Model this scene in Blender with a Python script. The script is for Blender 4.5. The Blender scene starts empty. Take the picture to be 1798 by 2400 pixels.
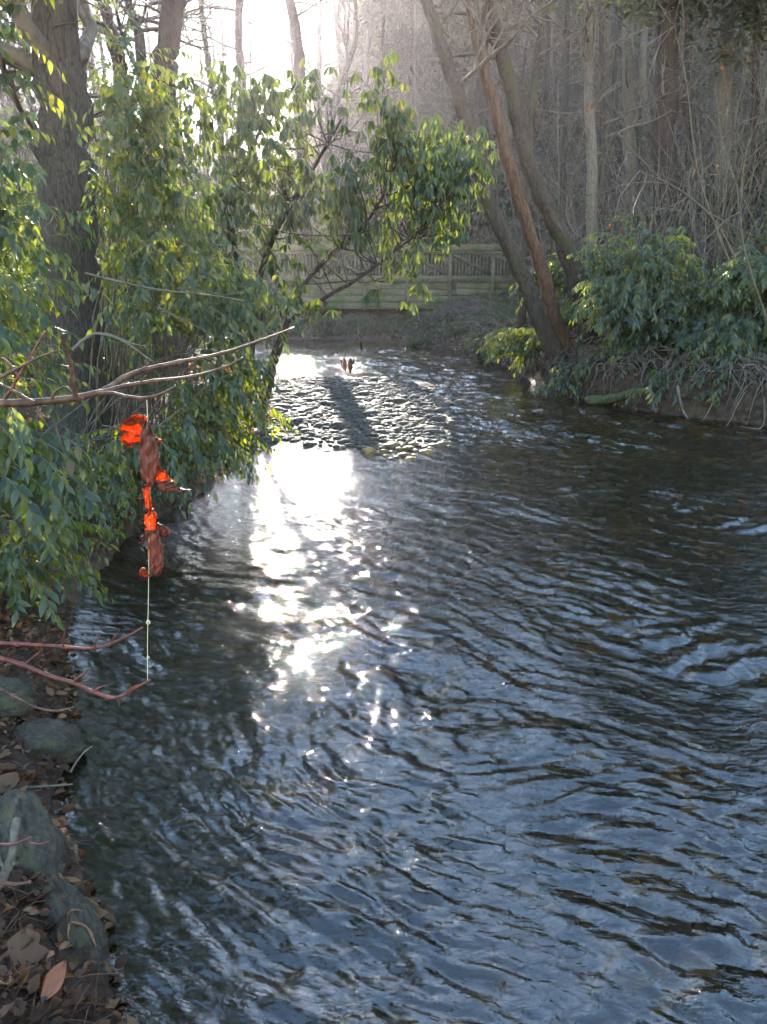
import bpy, math, random
import numpy as np
from mathutils import Vector, Matrix

random.seed(7)
rng = np.random.default_rng(7)
R = math.radians
sc = bpy.context.scene
col = sc.collection

# ------------------------------------------------------------------ camera
PITCH = R(17.5); FPX = 1780.0; CAM = np.array([0.0, 0.0, 2.2])
cam_d = bpy.data.cameras.new('camera'); cam = bpy.data.objects.new('camera', cam_d); col.objects.link(cam)
cam.location = CAM; cam.rotation_euler = (math.pi/2 - PITCH, 0, 0)
cam_d.sensor_fit = 'VERTICAL'; cam_d.angle = 2*math.atan(1200/FPX); cam_d.clip_start = 0.05; cam_d.clip_end = 2000
sc.camera = cam
FW = np.array([0, math.cos(PITCH), -math.sin(PITCH)]); UPV = np.array([0, math.sin(PITCH), math.cos(PITCH)])

def ray(px, py):
    return FW + np.array([1.0, 0, 0])*(px-899)/FPX + UPV*(1200-py)/FPX
def at(px, py, Y):
    r = ray(px, py); return CAM + r*(Y/r[1])
def on_z(px, py, z=0.0):
    r = ray(px, py); return CAM + r*((z-CAM[2])/r[2])
def project(P):
    d = np.asarray(P) - CAM
    zf = d @ FW
    return 899 + FPX*d[..., 0]/zf, 1200 - FPX*(d @ UPV)/zf, zf

# ------------------------------------------------------------------ sky, sun, exposure
sd_ = ray(632, -120); sd_ /= np.linalg.norm(sd_)
SUN_EL = math.asin(sd_[2]); SUN_AZ = math.atan2(sd_[0], sd_[1])      # azimuth from +Y towards +X
world = bpy.data.worlds.new('World'); sc.world = world; world.use_nodes = True
wn = world.node_tree.nodes; wl = world.node_tree.links; wn.clear()
sky = wn.new('ShaderNodeTexSky'); sky.sky_type = 'NISHITA'; sky.sun_disc = False
sky.sun_elevation = SUN_EL; sky.sun_rotation = SUN_AZ
sky.air_density = 1.5; sky.dust_density = 0.12; sky.ozone_density = 2.2
bg = wn.new('ShaderNodeBackground'); bg.inputs['Strength'].default_value = 0.15
wo = wn.new('ShaderNodeOutputWorld')
wl.new(sky.outputs[0], bg.inputs['Color']); wl.new(bg.outputs[0], wo.inputs['Surface'])
sun_d = bpy.data.lights.new('sun', 'SUN'); sun_d.energy = 5.0; sun_d.angle = R(0.53); sun_d.color = (1.0, 0.93, 0.82)
sun = bpy.data.objects.new('sun', sun_d); col.objects.link(sun)
sun.rotation_euler = Vector(-sd_).to_track_quat('-Z', 'Y').to_euler(); sun.location = (-5, 40, 30)

sc.view_settings.view_transform = 'Standard'; sc.view_settings.look = 'None'
sc.view_settings.gamma = 1.0; sc.view_settings.use_curve_mapping = False
sc.view_settings.exposure = 2.62
cy = sc.cycles
cy.use_denoising = True
try: cy.denoiser = 'OPENIMAGEDENOISE'
except Exception: pass
cy.use_adaptive_sampling = True; cy.adaptive_threshold = 0.02
cy.max_bounces = 6; cy.diffuse_bounces = 2; cy.glossy_bounces = 3; cy.transmission_bounces = 4
cy.transparent_max_bounces = 8; cy.volume_bounces = 0; cy.sample_clamp_indirect = 8
cy.caustics_reflective = False; cy.caustics_refractive = False
sc.render.use_persistent_data = False

# ------------------------------------------------------------------ noise
def _hash(ix, iy, seed):
    h = (ix.astype(np.int64)*374761393 + iy.astype(np.int64)*668265263 + seed*1442695041) & 0xffffffff
    h = ((h ^ (h >> 13))*1274126177) & 0xffffffff
    return ((h ^ (h >> 16)) & 0xffff)/65535.0
def vnoise(x, y, seed=0):
    ix = np.floor(x); iy = np.floor(y); fx = x-ix; fy = y-iy
    u = fx*fx*fx*(fx*(fx*6-15)+10); v = fy*fy*fy*(fy*(fy*6-15)+10)
    a = _hash(ix, iy, seed); b = _hash(ix+1, iy, seed); c = _hash(ix, iy+1, seed); d = _hash(ix+1, iy+1, seed)
    return (a*(1-u)+b*u)*(1-v) + (c*(1-u)+d*u)*v - 0.5
def fbm(x, y, seed=0, octs=4):
    s = 0; a = 1.0; f = 1.0
    for k in range(octs):
        s = s + a*vnoise(x*f+17.3*k, y*f-9.1*k, seed+k); a *= 0.5; f *= 2.03
    return s
def sstep(a, b, x):
    t = np.clip((x-a)/(b-a), 0, 1); return t*t*(3-2*t)

# ------------------------------------------------------------------ mesh helpers
def mesh_np(name, V, F, smooth=False):
    """V (n,3); F list of (faces array (m,k))"""
    me = bpy.data.meshes.new(name)
    V = np.asarray(V, dtype=np.float32)
    if not isinstance(F, list): F = [F]
    F = [np.asarray(f, dtype=np.int32) for f in F if len(f)]
    me.vertices.add(len(V)); me.vertices.foreach_set('co', V.ravel())
    nl = sum(f.size for f in F); nf = sum(len(f) for f in F)
    me.loops.add(nl); me.loops.foreach_set('vertex_index', np.concatenate([f.ravel() for f in F]))
    me.polygons.add(nf)
    tot = np.concatenate([np.full(len(f), f.shape[1], dtype=np.int32) for f in F])
    st = np.concatenate([[0], np.cumsum(tot)[:-1]]).astype(np.int32)
    me.polygons.foreach_set('loop_start', st)
    try: me.polygons.foreach_set('loop_total', tot)
    except Exception: pass
    if smooth: me.polygons.foreach_set('use_smooth', np.ones(nf, dtype=bool))
    me.update(calc_edges=True); me.validate()
    return me
def tag(o, label=None, cat=None, group=None, kind=None):
    if label: o['label'] = label
    if cat: o['category'] = cat
    if group: o['group'] = group
    if kind: o['kind'] = kind
    return o
def link(name, me, mat=None, parent=None, matrix=None):
    o = bpy.data.objects.new(name, me); col.objects.link(o)
    if mat is not None and me is not None and len(me.materials) == 0: me.materials.append(mat)
    if parent is not None:
        o.parent = parent; o.matrix_parent_inverse = Matrix.Translation(-parent.location)
    if matrix is not None: o.matrix_basis = matrix
    return o
def empty(name, loc):
    o = bpy.data.objects.new(name, None); col.objects.link(o); o.location = [float(c) for c in loc]; o.empty_display_size = 0.2
    return o
class MB:
    """collects geometry into one mesh"""
    def __init__(s): s.V = []; s.F = {}; s.n = 0
    def add(s, V, *Fs):
        V = np.asarray(V, dtype=float)
        for F in Fs:
            F = np.asarray(F, dtype=np.int64)
            if len(F): s.F.setdefault(F.shape[1], []).append(F + s.n)
        s.V.append(V); s.n += len(V)
    def mesh(s, name, smooth=False):
        return mesh_np(name, np.concatenate(s.V), [np.concatenate(f) for f in s.F.values()], smooth)
    def tube(s, pts, rad, n=6, cap=True, rough=0.0):
        pts = np.asarray(pts, float); k = len(pts); rad = np.broadcast_to(np.asarray(rad, float), (k,))
        T = np.gradient(pts, axis=0); T /= (np.linalg.norm(T, axis=1, keepdims=True)+1e-9)
        ref = np.array([0, 0, 1.0]) if abs(T[:, 2]).mean() < 0.8 else np.array([1.0, 0, 0])
        A = np.cross(T, ref); A /= (np.linalg.norm(A, axis=1, keepdims=True)+1e-9); B = np.cross(T, A)
        th = np.arange(n)*2*math.pi/n
        rr = rad[:, None]*np.ones((1, n))
        if rough: rr = rr*(1+rough*(rng.random((k, n))-0.5)*2)
        V = pts[:, None, :] + rr[..., None]*(np.cos(th)[None, :, None]*A[:, None, :] + np.sin(th)[None, :, None]*B[:, None, :])
        V = V.reshape(-1, 3)
        i = np.arange(k-1)[:, None]*n; j = np.arange(n)[None, :]; j2 = (j+1) % n
        Q = np.stack([i+j, i+j2, i+n+j2, i+n+j], -1).reshape(-1, 4)
        if cap:
            V = np.vstack([V, pts[-1:] + T[-1:]*rad[-1]*0.5]); t = k*n
            C = np.stack([(k-1)*n+np.arange(n), (k-1)*n+(np.arange(n)+1) % n, np.full(n, t)], -1)
            s.add(V, Q, C)
        else: s.add(V, Q)
    def box(s, x0, x1, y0, y1, z0, z1):
        V = [(x, y, z) for z in (z0, z1) for y in (y0, y1) for x in (x0, x1)]
        s.add(V, [(0, 2, 3, 1), (4, 5, 7, 6), (0, 1, 5, 4), (2, 6, 7, 3), (0, 4, 6, 2), (1, 3, 7, 5)])
def catmull(pts, per=6):
    P = np.asarray(pts, float); P = np.vstack([2*P[0]-P[1], P, 2*P[-1]-P[-2]])
    out = []
    for i in range(1, len(P)-2):
        for t in np.arange(per)/per:
            a, b, c, d = P[i-1], P[i], P[i+1], P[i+2]
            out.append(0.5*((2*b)+(c-a)*t+(2*a-5*b+4*c-d)*t*t+(3*b-a-3*c+d)*t**3))
    out.append(P[-2]); return np.array(out)
def unit(v): return v/(np.linalg.norm(v, axis=-1, keepdims=True)+1e-9)

# ------------------------------------------------------------------ materials
def new_mat(name):
    m = bpy.data.materials.new(name); m.use_nodes = True; m.node_tree.nodes.clear()
    return m, m.node_tree.nodes, m.node_tree.links
def N(nodes, t, **kw):
    n = nodes.new('ShaderNode'+t)
    for k, v in kw.items():
        if k in n.inputs: n.inputs[k].default_value = v
        else: setattr(n, k, v)
    return n
def ramp(nodes, stops):
    r = nodes.new('ShaderNodeValToRGB'); e = r.color_ramp.elements
    while len(e) < len(stops): e.new(0.5)
    for i, (p, c) in enumerate(stops): e[i].position = p; e[i].color = (*c, 1)
    return r
def noise_chain(nd, lk, scale, detail=6, rough=0.6, vec=None, stretch=None, coord='Object'):
    tc = nd.new('ShaderNodeTexCoord'); v = tc.outputs[coord]
    if stretch:
        mp = nd.new('ShaderNodeMapping'); mp.inputs['Scale'].default_value = stretch; lk.new(v, mp.inputs[0]); v = mp.outputs[0]
    n = N(nd, 'TexNoise', Scale=scale, Detail=detail, Roughness=rough); lk.new(v, n.inputs['Vector']); return n

def surface(name, stops, scale=6, rough=0.85, bump=0.4, bscale=25, stretch=None, spec=0.3, moss=None, bdist=0.02):
    m, nd, lk = new_mat(name)
    n1 = noise_chain(nd, lk, scale, stretch=stretch); r = ramp(nd, stops); lk.new(n1.outputs['Fac'], r.inputs[0])
    c = r.outputs[0]
    if moss:
        n3 = noise_chain(nd, lk, moss[1], 5); rr = ramp(nd, [(moss[2], (0, 0, 0)), (moss[2]+0.12, (1, 1, 1))]); lk.new(n3.outputs['Fac'], rr.inputs[0])
        mx = nd.new('ShaderNodeMix'); mx.data_type = 'RGBA'; lk.new(rr.outputs[0], mx.inputs['Factor']); lk.new(c, mx.inputs['A']); mx.inputs['B'].default_value = (*moss[0], 1); c = mx.outputs['Result']
    n2 = noise_chain(nd, lk, bscale, 8, 0.65, stretch=stretch)
    b = N(nd, 'Bump', Strength=bump, Distance=bdist); lk.new(n2.outputs['Fac'], b.inputs['Height'])
    p = N(nd, 'BsdfPrincipled', Roughness=rough); p.inputs['Specular IOR Level'].default_value = spec
    lk.new(c, p.inputs['Base Color']); lk.new(b.outputs[0], p.inputs['Normal'])
    o = nd.new('ShaderNodeOutputMaterial'); lk.new(p.outputs[0], o.inputs['Surface']); return m

def bark(name, dark, light, moss=None, vs=1.0):
    m, nd, lk = new_mat(name)
    tc = nd.new('ShaderNodeTexCoord'); mp = nd.new('ShaderNodeMapping'); mp.inputs['Scale'].default_value = (1, 1, 0.16); lk.new(tc.outputs['Object'], mp.inputs[0])
    vo = N(nd, 'TexVoronoi', Scale=38*vs, feature='DISTANCE_TO_EDGE'); lk.new(mp.outputs[0], vo.inputs['Vector'])
    n1 = N(nd, 'TexNoise', Scale=26*vs, Detail=7, Roughness=0.65); lk.new(mp.outputs[0], n1.inputs['Vector'])
    n2 = N(nd, 'TexNoise', Scale=3, Detail=4); lk.new(tc.outputs['Object'], n2.inputs['Vector'])
    mul = N(nd, 'Math', operation='MULTIPLY_ADD'); lk.new(vo.outputs['Distance'], mul.inputs[0]); mul.inputs[1].default_value = 1.3; lk.new(n1.outputs['Fac'], mul.inputs[2])
    r = ramp(nd, [(0.3, dark), (0.75, light)]); lk.new(mul.outputs[0], r.inputs[0]); c = r.outputs[0]
    if moss:
        rr = ramp(nd, [(0.52, (0, 0, 0)), (0.66, (1, 1, 1))]); lk.new(n2.outputs['Fac'], rr.inputs[0])
        mx = nd.new('ShaderNodeMix'); mx.data_type = 'RGBA'; lk.new(rr.outputs[0], mx.inputs['Factor']); lk.new(c, mx.inputs['A']); mx.inputs['B'].default_value = (*moss, 1); c = mx.outputs['Result']
    b = N(nd, 'Bump', Strength=0.9, Distance=0.02); lk.new(mul.outputs[0], b.inputs['Height'])
    p = N(nd, 'BsdfPrincipled', Roughness=0.9); p.inputs['Specular IOR Level'].default_value = 0.2
    lk.new(c, p.inputs['Base Color']); lk.new(b.outputs[0], p.inputs['Normal'])
    o = nd.new('ShaderNodeOutputMaterial'); lk.new(p.outputs[0], o.inputs['Surface']); return m

def leaf_mat(name, stops, trans, tf=0.45, rough=0.38, spec=0.5, tstops=None):
    m, nd, lk = new_mat(name)
    g = nd.new('ShaderNodeNewGeometry'); oi = nd.new('ShaderNodeObjectInfo')
    a = N(nd, 'Math', operation='ADD'); lk.new(g.outputs['Random Per Island'], a.inputs[0]); lk.new(oi.outputs['Random'], a.inputs[1])
    fr = N(nd, 'Math', operation='FRACT'); lk.new(a.outputs[0], fr.inputs[0])
    r = ramp(nd, stops); lk.new(fr.outputs[0], r.inputs[0])
    n = noise_chain(nd, lk, 60, 3); mx = nd.new('ShaderNodeMix'); mx.data_type = 'RGBA'; mx.blend_type = 'MULTIPLY'; mx.inputs['Factor'].default_value = 0.5
    lk.new(r.outputs[0], mx.inputs['A']); lk.new(n.outputs['Color'], mx.inputs['B'])
    p = N(nd, 'BsdfPrincipled', Roughness=rough); p.inputs['Specular IOR Level'].default_value = spec; lk.new(mx.outputs['Result'], p.inputs['Base Color'])
    t = nd.new('ShaderNodeBsdfTranslucent')
    tr = ramp(nd, tstops or [(0.0, trans), (1.0, trans)]); lk.new(fr.outputs[0], tr.inputs[0]); lk.new(tr.outputs[0], t.inputs['Color'])
    ms = nd.new('ShaderNodeMixShader'); ms.inputs[0].default_value = tf
    lk.new(p.outputs[0], ms.inputs[1]); lk.new(t.outputs[0], ms.inputs[2])
    o = nd.new('ShaderNodeOutputMaterial'); lk.new(ms.outputs[0], o.inputs['Surface']); return m

M = {}
M['ground'] = surface('leaf_litter_soil', [(0.3, (0.018, 0.013, 0.01)), (0.5, (0.06, 0.038, 0.025)), (0.72, (0.12, 0.075, 0.045))], scale=9, bump=0.8, bscale=40, bdist=0.04, rough=0.95)
M['stone'] = surface('stream_stone', [(0.3, (0.025, 0.021, 0.019)), (0.55, (0.065, 0.054, 0.046)), (0.8, (0.13, 0.105, 0.078))], scale=5, bump=0.4, bscale=40, rough=0.7, spec=0.35)
M['wetstone'] = surface('wet_gold_stone', [(0.35, (0.04, 0.03, 0.018)), (0.52, (0.13, 0.08, 0.035)), (0.72, (0.45, 0.27, 0.08))], scale=3, bump=0.3, bscale=30, rough=0.5)
M['rock'] = surface('lichen_rock', [(0.3, (0.018, 0.014, 0.01)), (0.5, (0.055, 0.044, 0.032)), (0.75, (0.12, 0.098, 0.068))], scale=9, bump=0.9, bscale=45, rough=0.7, moss=((0.085, 0.075, 0.035), 3.2, 0.5), bdist=0.012)
M['bark'] = bark('grey_brown_bark', (0.015, 0.012, 0.01), (0.08, 0.066, 0.056))
M['bark_moss'] = bark('mossy_bark', (0.012, 0.01, 0.008), (0.075, 0.058, 0.046), moss=(0.06, 0.06, 0.025))
M['bark_red'] = bark('peeled_orange_bark', (0.035, 0.019, 0.012), (0.12, 0.068, 0.044), vs=0.7)
M['bark_pale'] = bark('pale_bark', (0.05, 0.042, 0.036), (0.19, 0.155, 0.125))
M['bark_dark'] = bark('dark_bark', (0.016, 0.013, 0.012), (0.07, 0.052, 0.045))
M['twig'] = surface('bare_twig', [(0.3, (0.06, 0.045, 0.035)), (0.7, (0.19, 0.15, 0.12))], scale=8, rough=0.7, bump=0.1)
M['pale_twig'] = surface('pale_twig', [(0.3, (0.07, 0.055, 0.04)), (0.7, (0.18, 0.145, 0.11))], scale=8, rough=0.7, bump=0.1)
M['stick'] = surface('weathered_stick', [(0.3, (0.05, 0.04, 0.03)), (0.55, (0.12, 0.1, 0.075)), (0.7, (0.2, 0.17, 0.13))], scale=30, rough=0.8, bump=0.7, bscale=120, bdist=0.004)
M['red_twig'] = surface('red_twig', [(0.3, (0.045, 0.009, 0.007)), (0.5, (0.13, 0.025, 0.016)), (0.7, (0.24, 0.07, 0.04))], scale=40, rough=0.4, bump=0.4, bscale=160, bdist=0.003, spec=0.5)
M['brown_twig'] = surface('brown_branch', [(0.3, (0.03, 0.013, 0.009)), (0.5, (0.09, 0.04, 0.024)), (0.7, (0.2, 0.1, 0.06))], scale=40, rough=0.5, bump=0.3, bscale=90, bdist=0.004, spec=0.4)
M['wood'] = surface('weathered_wood', [(0.3, (0.07, 0.06, 0.035)), (0.6, (0.18, 0.155, 0.1)), (0.8, (0.27, 0.225, 0.16))], scale=5, stretch=(0.35, 3, 6), bump=0.3, bscale=10, rough=0.9, moss=((0.075, 0.105, 0.035), 1.6, 0.5))
M['wood_green'] = surface('mossy_post_wood', [(0.3, (0.065, 0.06, 0.035)), (0.7, (0.16, 0.14, 0.09))], scale=8, bump=0.3, bscale=14, rough=0.9)
M['leaf'] = leaf_mat('evergreen_leaf', [(0.0, (0.012, 0.028, 0.026)), (0.5, (0.022, 0.048, 0.038)), (0.9, (0.042, 0.072, 0.04)), (0.95, (0.09, 0.1, 0.03)), (1.0, (0.12, 0.06, 0.03))], (0.2, 0.36, 0.03), 0.36, 0.32,
    tstops=[(0.0, (0.22, 0.34, 0.03)), (0.5, (0.5, 0.58, 0.03)), (1.0, (0.75, 0.66, 0.03))])
M['leaf_rhodo'] = leaf_mat('rhododendron_leaf', [(0.0, (0.02, 0.035, 0.02)), (1.0, (0.05, 0.08, 0.035))], (0.3, 0.38, 0.03), 0.24, 0.42,
    tstops=[(0.0, (0.2, 0.28, 0.03)), (0.8, (0.42, 0.5, 0.04)), (1.0, (0.5, 0.4, 0.05))])
M['leaf_far'] = leaf_mat('undergrowth_leaf', [(0.0, (0.03, 0.042, 0.028)), (0.6, (0.05, 0.06, 0.035)), (1.0, (0.09, 0.06, 0.035))], (0.2, 0.22, 0.05), 0.35, 0.45)
M['dead'] = leaf_mat('dead_brown_leaf', [(0.0, (0.035, 0.018, 0.011)), (0.5, (0.095, 0.048, 0.026)), (0.85, (0.2, 0.11, 0.06)), (1.0, (0.36, 0.2, 0.1))], (0.5, 0.2, 0.06), 0.25, 0.7, 0.3)
M['orange'] = leaf_mat('dead_orange_leaf', [(0.0, (0.3, 0.1, 0.03)), (1.0, (0.42, 0.16, 0.05))], (0.75, 0.2, 0.02), 0.55, 0.6, 0.3)
def veined(name, base, trans, tf, dark):
    m, nd, lk = new_mat(name); tc = nd.new('ShaderNodeTexCoord')
    n1 = N(nd, 'TexNoise', Scale=60, Detail=4); lk.new(tc.outputs['Object'], n1.inputs['Vector'])
    vo = N(nd, 'TexVoronoi', Scale=110, feature='DISTANCE_TO_EDGE'); lk.new(tc.outputs['Object'], vo.inputs['Vector'])
    wv = N(nd, 'TexWave', Scale=28, Distortion=7, Detail=2); wv.inputs['Detail Scale'].default_value = 2; lk.new(tc.outputs['Object'], wv.inputs['Vector'])
    a = ramp(nd, [(0.0, dark), (0.09, (1, 1, 1))]); lk.new(vo.outputs['Distance'], a.inputs[0])
    b_ = ramp(nd, [(0.0, dark), (0.22, (1, 1, 1))]); lk.new(wv.outputs['Fac'], b_.inputs[0])
    c = ramp(nd, [(0.3, (0.45, 0.3, 0.3)), (0.6, (1, 1, 1))]); lk.new(n1.outputs['Fac'], c.inputs[0])
    out = []
    for colr in (base, trans):
        prev = None
        for q in (a, b_, c):
            mx = nd.new('ShaderNodeMix'); mx.data_type = 'RGBA'; mx.blend_type = 'MULTIPLY'; mx.inputs['Factor'].default_value = 0.2 if q is a else 0.5
            if prev is None: mx.inputs['A'].default_value = (*colr, 1)
            else: lk.new(prev, mx.inputs['A'])
            lk.new(q.outputs[0], mx.inputs['B']); prev = mx.outputs['Result']
        out.append(prev)
    p = N(nd, 'BsdfPrincipled', Roughness=0.5); lk.new(out[0], p.inputs['Base Color'])
    bp = N(nd, 'Bump', Strength=0.5, Distance=0.002); lk.new(wv.outputs['Fac'], bp.inputs['Height']); lk.new(bp.outputs[0], p.inputs['Normal'])
    t = nd.new('ShaderNodeBsdfTranslucent'); lk.new(out[1], t.inputs['Color'])
    ms = nd.new('ShaderNodeMixShader'); ms.inputs[0].default_value = tf; lk.new(p.outputs[0], ms.inputs[1]); lk.new(t.outputs[0], ms.inputs[2])
    o = nd.new('ShaderNodeOutputMaterial'); lk.new(ms.outputs[0], o.inputs['Surface']); return m
M['dead_orange'] = leaf_mat('dull_orange_leaf', [(0.0, (0.16, 0.05, 0.02)), (1.0, (0.26, 0.09, 0.035))], (0.5, 0.16, 0.03), 0.35, 0.6, 0.3)
M['wilt'] = leaf_mat('wilted_leaf', [(0.0, (0.03, 0.02, 0.014)), (1.0, (0.07, 0.04, 0.025))], (0.2, 0.1, 0.05), 0.12, 0.7, 0.2)
M['hung'] = veined('curled_orange_leaf', (0.25, 0.09, 0.03), (0.92, 0.2, 0.025), 0.58, (0.35, 0.2, 0.2))
M['hung_brown'] = veined('curled_brown_leaf', (0.15, 0.065, 0.045), (0.5, 0.12, 0.02), 0.28, (0.4, 0.3, 0.3))
M['line'] = surface('fishing_line', [(0.3, (0.6, 0.5, 0.3)), (0.7, (0.8, 0.7, 0.45))], rough=0.25, bump=0, spec=0.7)
M['moss'] = surface('mossy_log', [(0.3, (0.03, 0.03, 0.015)), (0.7, (0.1, 0.1, 0.045))], scale=12, bump=0.6, bscale=50)

# ------------------------------------------------------------------ the stream's outline
left = [on_z(px, py)[:2] for px, py in ((300, 2395), (245, 2250), (225, 2120), (165, 2010), (120, 1890), (165, 1740), (170, 1600), (150, 1480), (185, 1390), (300, 1260), (420, 1190), (540, 1110), (610, 1040), (640, 985), (640, 925), (620, 870), (560, 838))]
right = [on_z(px, py)[:2] for px, py in ((900, 799), (960, 812), (1040, 822), (1180, 845), (1225, 880), (1290, 920), (1420, 945), (1560, 972), (1700, 988), (1798, 1000))]
POLY = np.array(left + [(-12, 21.5), (-20, 25), (-22, 33), (-13, 30), (-7, 27.6), (-3, 27.2)] + right + [(9, 9.9), (16, 7.0), (22, 4), (22, -6), (12, -2.2), (6, -0.4), (2.2, 0.35), (0.6, 0.75), (-0.35, 1.15)])
def signed(x, y):
    sh = x.shape; x = x.ravel(); y = y.ravel()
    d = np.full(x.shape, 1e9); ins = np.zeros(x.shape, bool)
    for i in range(len(POLY)):
        a = POLY[i]; b = POLY[(i+1) % len(POLY)]; e = b-a
        t = np.clip(((x-a[0])*e[0]+(y-a[1])*e[1])/(e@e), 0, 1)
        d = np.minimum(d, np.hypot(x-a[0]-t*e[0], y-a[1]-t*e[1]))
        c = (a[1] > y) != (b[1] > y)
        with np.errstate(divide='ignore', invalid='ignore'):
            ins ^= c & (x < (b[0]-a[0])*(y-a[1])/(b[1]-a[1]+1e-12)+a[0])
    return np.where(ins, -d, d).reshape(sh)
def height(x, y, fine=True):
    x = np.asarray(x, float); y = np.asarray(y, float)
    s = signed(x, y) + 0.12*fbm(x*1.3, y*1.3, 3, 3)
    sp = np.maximum(s, 0)
    rb = sstep(1.0, 3.5, x)*sstep(7, 10, y)
    nb = 1-sstep(3.0, 5.5, y)
    ub = sstep(22, 25, y)*(1-sstep(4.5, 7, x))*(1-sstep(31.5, 34, y))
    bank = (0.28+0.32*rb-0.1*nb-0.2*ub)*(1-np.exp(-sp/0.28)) + (0.14+0.1*rb-0.12*ub)*np.minimum(sp, 14)
    k = 0.16 + 0.48*sstep(-0.16, 0.04, x/np.maximum(y, 5))
    hill = k*np.log1p(np.exp(np.clip((y-35)/2.5, -30, 30)))*2.5
    hill = np.where(y > 100, k*69, hill)
    side = 0.36*np.maximum(x-6.5, 0)*sstep(9, 16, y)
    side = side + 0.3*np.maximum(-8-x, 0)*sstep(4, 9, y)*(1-sstep(16, 20, y)*(1-sstep(33, 40, y)))
    land = bank + np.minimum(hill + side, 30) + 0.12*fbm(x*0.5, y*0.5, 11, 3)*np.minimum(1, sp)
    bed = -(0.26+0.26*(1-sstep(-0.4, 1.6, x)))*(1-np.exp(np.minimum(s, 0)/0.7)) - 0.02 + 0.05*fbm(x*2.2, y*2.2, 5, 3)
    e = ((x+1.0)/2.1)**2 + ((y-13.2)/3.7)**2
    bar = 0.07*(1-e) + 0.05*fbm(x*1.5, y*1.5, 8, 3)
    bed = np.where(e < 1.6, np.maximum(bed, np.minimum(bar, 0.06)), bed)
    return np.where(s > 0, land-0.02, bed)
HG = {}
def hz(x, y):
    """ground height from a lookup grid"""
    if not HG:
        HG['x'] = np.arange(-80, 80.01, 0.4); HG['y'] = np.arange(-16, 130, 0.4); HG['z'] = height(*np.meshgrid(HG['x'], HG['y']))
        HG['fx'] = np.arange(-6, 9.01, 0.06); HG['fy'] = np.arange(0, 20, 0.06); HG['fz'] = height(*np.meshgrid(HG['fx'], HG['fy']))
    f = 'f' if (-5.9 < x < 8.9 and 0.1 < y < 19.9) else ''
    ax, ay, Zg = HG[f+'x'], HG[f+'y'], HG[f+'z']; st = ax[1]-ax[0]
    u = min(max((x-ax[0])/st, 0), len(ax)-1.001); v = min(max((y-ay[0])/st, 0), len(ay)-1.001); i_, j_ = int(u), int(v); u -= i_; v -= j_
    return float((Zg[j_, i_]*(1-u)+Zg[j_, i_+1]*u)*(1-v)+(Zg[j_+1, i_]*(1-u)+Zg[j_+1, i_+1]*u)*v)

# ------------------------------------------------------------------ ground and stream bed
def axis(segs):
    out = [segs[0][0]]
    for a, b, st in segs:
        n = max(1, int(round((b-a)/st))); out += list(a+(b-a)*np.arange(1, n+1)/n)
    return np.array(out)
gx = axis([(-75, -20, 2.5), (-20, -5, 0.5), (-5, 7, 0.08), (7, 14, 0.25), (14, 75, 2.0)])
gy = axis([(-14, 0, 0.5), (0, 6, 0.05), (6, 17, 0.08), (17, 34, 0.2), (34, 60, 0.8), (60, 125, 2.5)])
X, Y = np.meshgrid(gx, gy); Z = height(X, Y)
Z = np.where(np.hypot(X, Y) < 8, Z + 0.02*fbm(X*7, Y*7, 21, 3)*(Z > 0.0), Z)
V = np.stack([X, Y, Z], -1).reshape(-1, 3); nx = len(gx)
i = np.arange(len(gy)-1)[:, None]*nx; j = np.arange(nx-1)[None, :]
Q = np.stack([i+j, i+j+1, i+nx+j+1, i+nx+j], -1).reshape(-1, 4)
S = signed(X, Y).reshape(-1); wet = (S[Q] < 0.02).all(1)
def sub(V, Q):
    u, inv = np.unique(Q.ravel(), return_inverse=True); return V[u], inv.reshape(Q.shape)
tag(link('ground', mesh_np('ground', *sub(V, Q[~wet]), smooth=True), M['ground']), 'brown leaf littered banks and wooded slopes around the stream', kind='structure')
# stream bed: brown gravel, with gold caustic light put into its colour
m, nd, lk = new_mat('stream_bed')
tc = nd.new('ShaderNodeTexCoord')
wv = N(nd, 'TexNoise', Scale=4.0, Detail=3); lk.new(tc.outputs['Object'], wv.inputs['Vector'])
mxv = nd.new('ShaderNodeMix'); mxv.data_type = 'RGBA'; mxv.blend_type = 'LINEAR_LIGHT'; mxv.inputs['Factor'].default_value = 0.08
lk.new(tc.outputs['Object'], mxv.inputs['A']); lk.new(wv.outputs['Color'], mxv.inputs['B'])
vo = N(nd, 'TexVoronoi', Scale=13); lk.new(mxv.outputs['Result'], vo.inputs['Vector'])
r1 = ramp(nd, [(0.0, (0.03, 0.025, 0.016)), (0.4, (0.11, 0.07, 0.03)), (0.7, (0.36, 0.2, 0.055)), (1.0, (0.5, 0.33, 0.14))]); 
sx = nd.new('ShaderNodeSeparateColor'); lk.new(vo.outputs['Color'], sx.inputs[0]); lk.new(sx.outputs[0], r1.inputs[0])
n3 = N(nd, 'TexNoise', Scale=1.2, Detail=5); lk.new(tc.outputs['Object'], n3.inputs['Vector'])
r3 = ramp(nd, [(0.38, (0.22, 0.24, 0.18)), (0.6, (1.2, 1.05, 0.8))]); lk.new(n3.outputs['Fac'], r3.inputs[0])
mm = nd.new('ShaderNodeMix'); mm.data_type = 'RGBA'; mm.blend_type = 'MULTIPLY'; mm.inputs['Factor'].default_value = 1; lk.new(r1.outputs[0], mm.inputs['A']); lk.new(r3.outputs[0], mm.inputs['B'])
spx = nd.new('ShaderNodeSeparateXYZ'); lk.new(tc.outputs['Object'], spx.inputs[0])
sxa = N(nd, 'Math', operation='MULTIPLY_ADD'); lk.new(n3.outputs['Fac'], sxa.inputs[0]); sxa.inputs[1].default_value = 1.6; lk.new(spx.outputs['X'], sxa.inputs[2])
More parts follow.
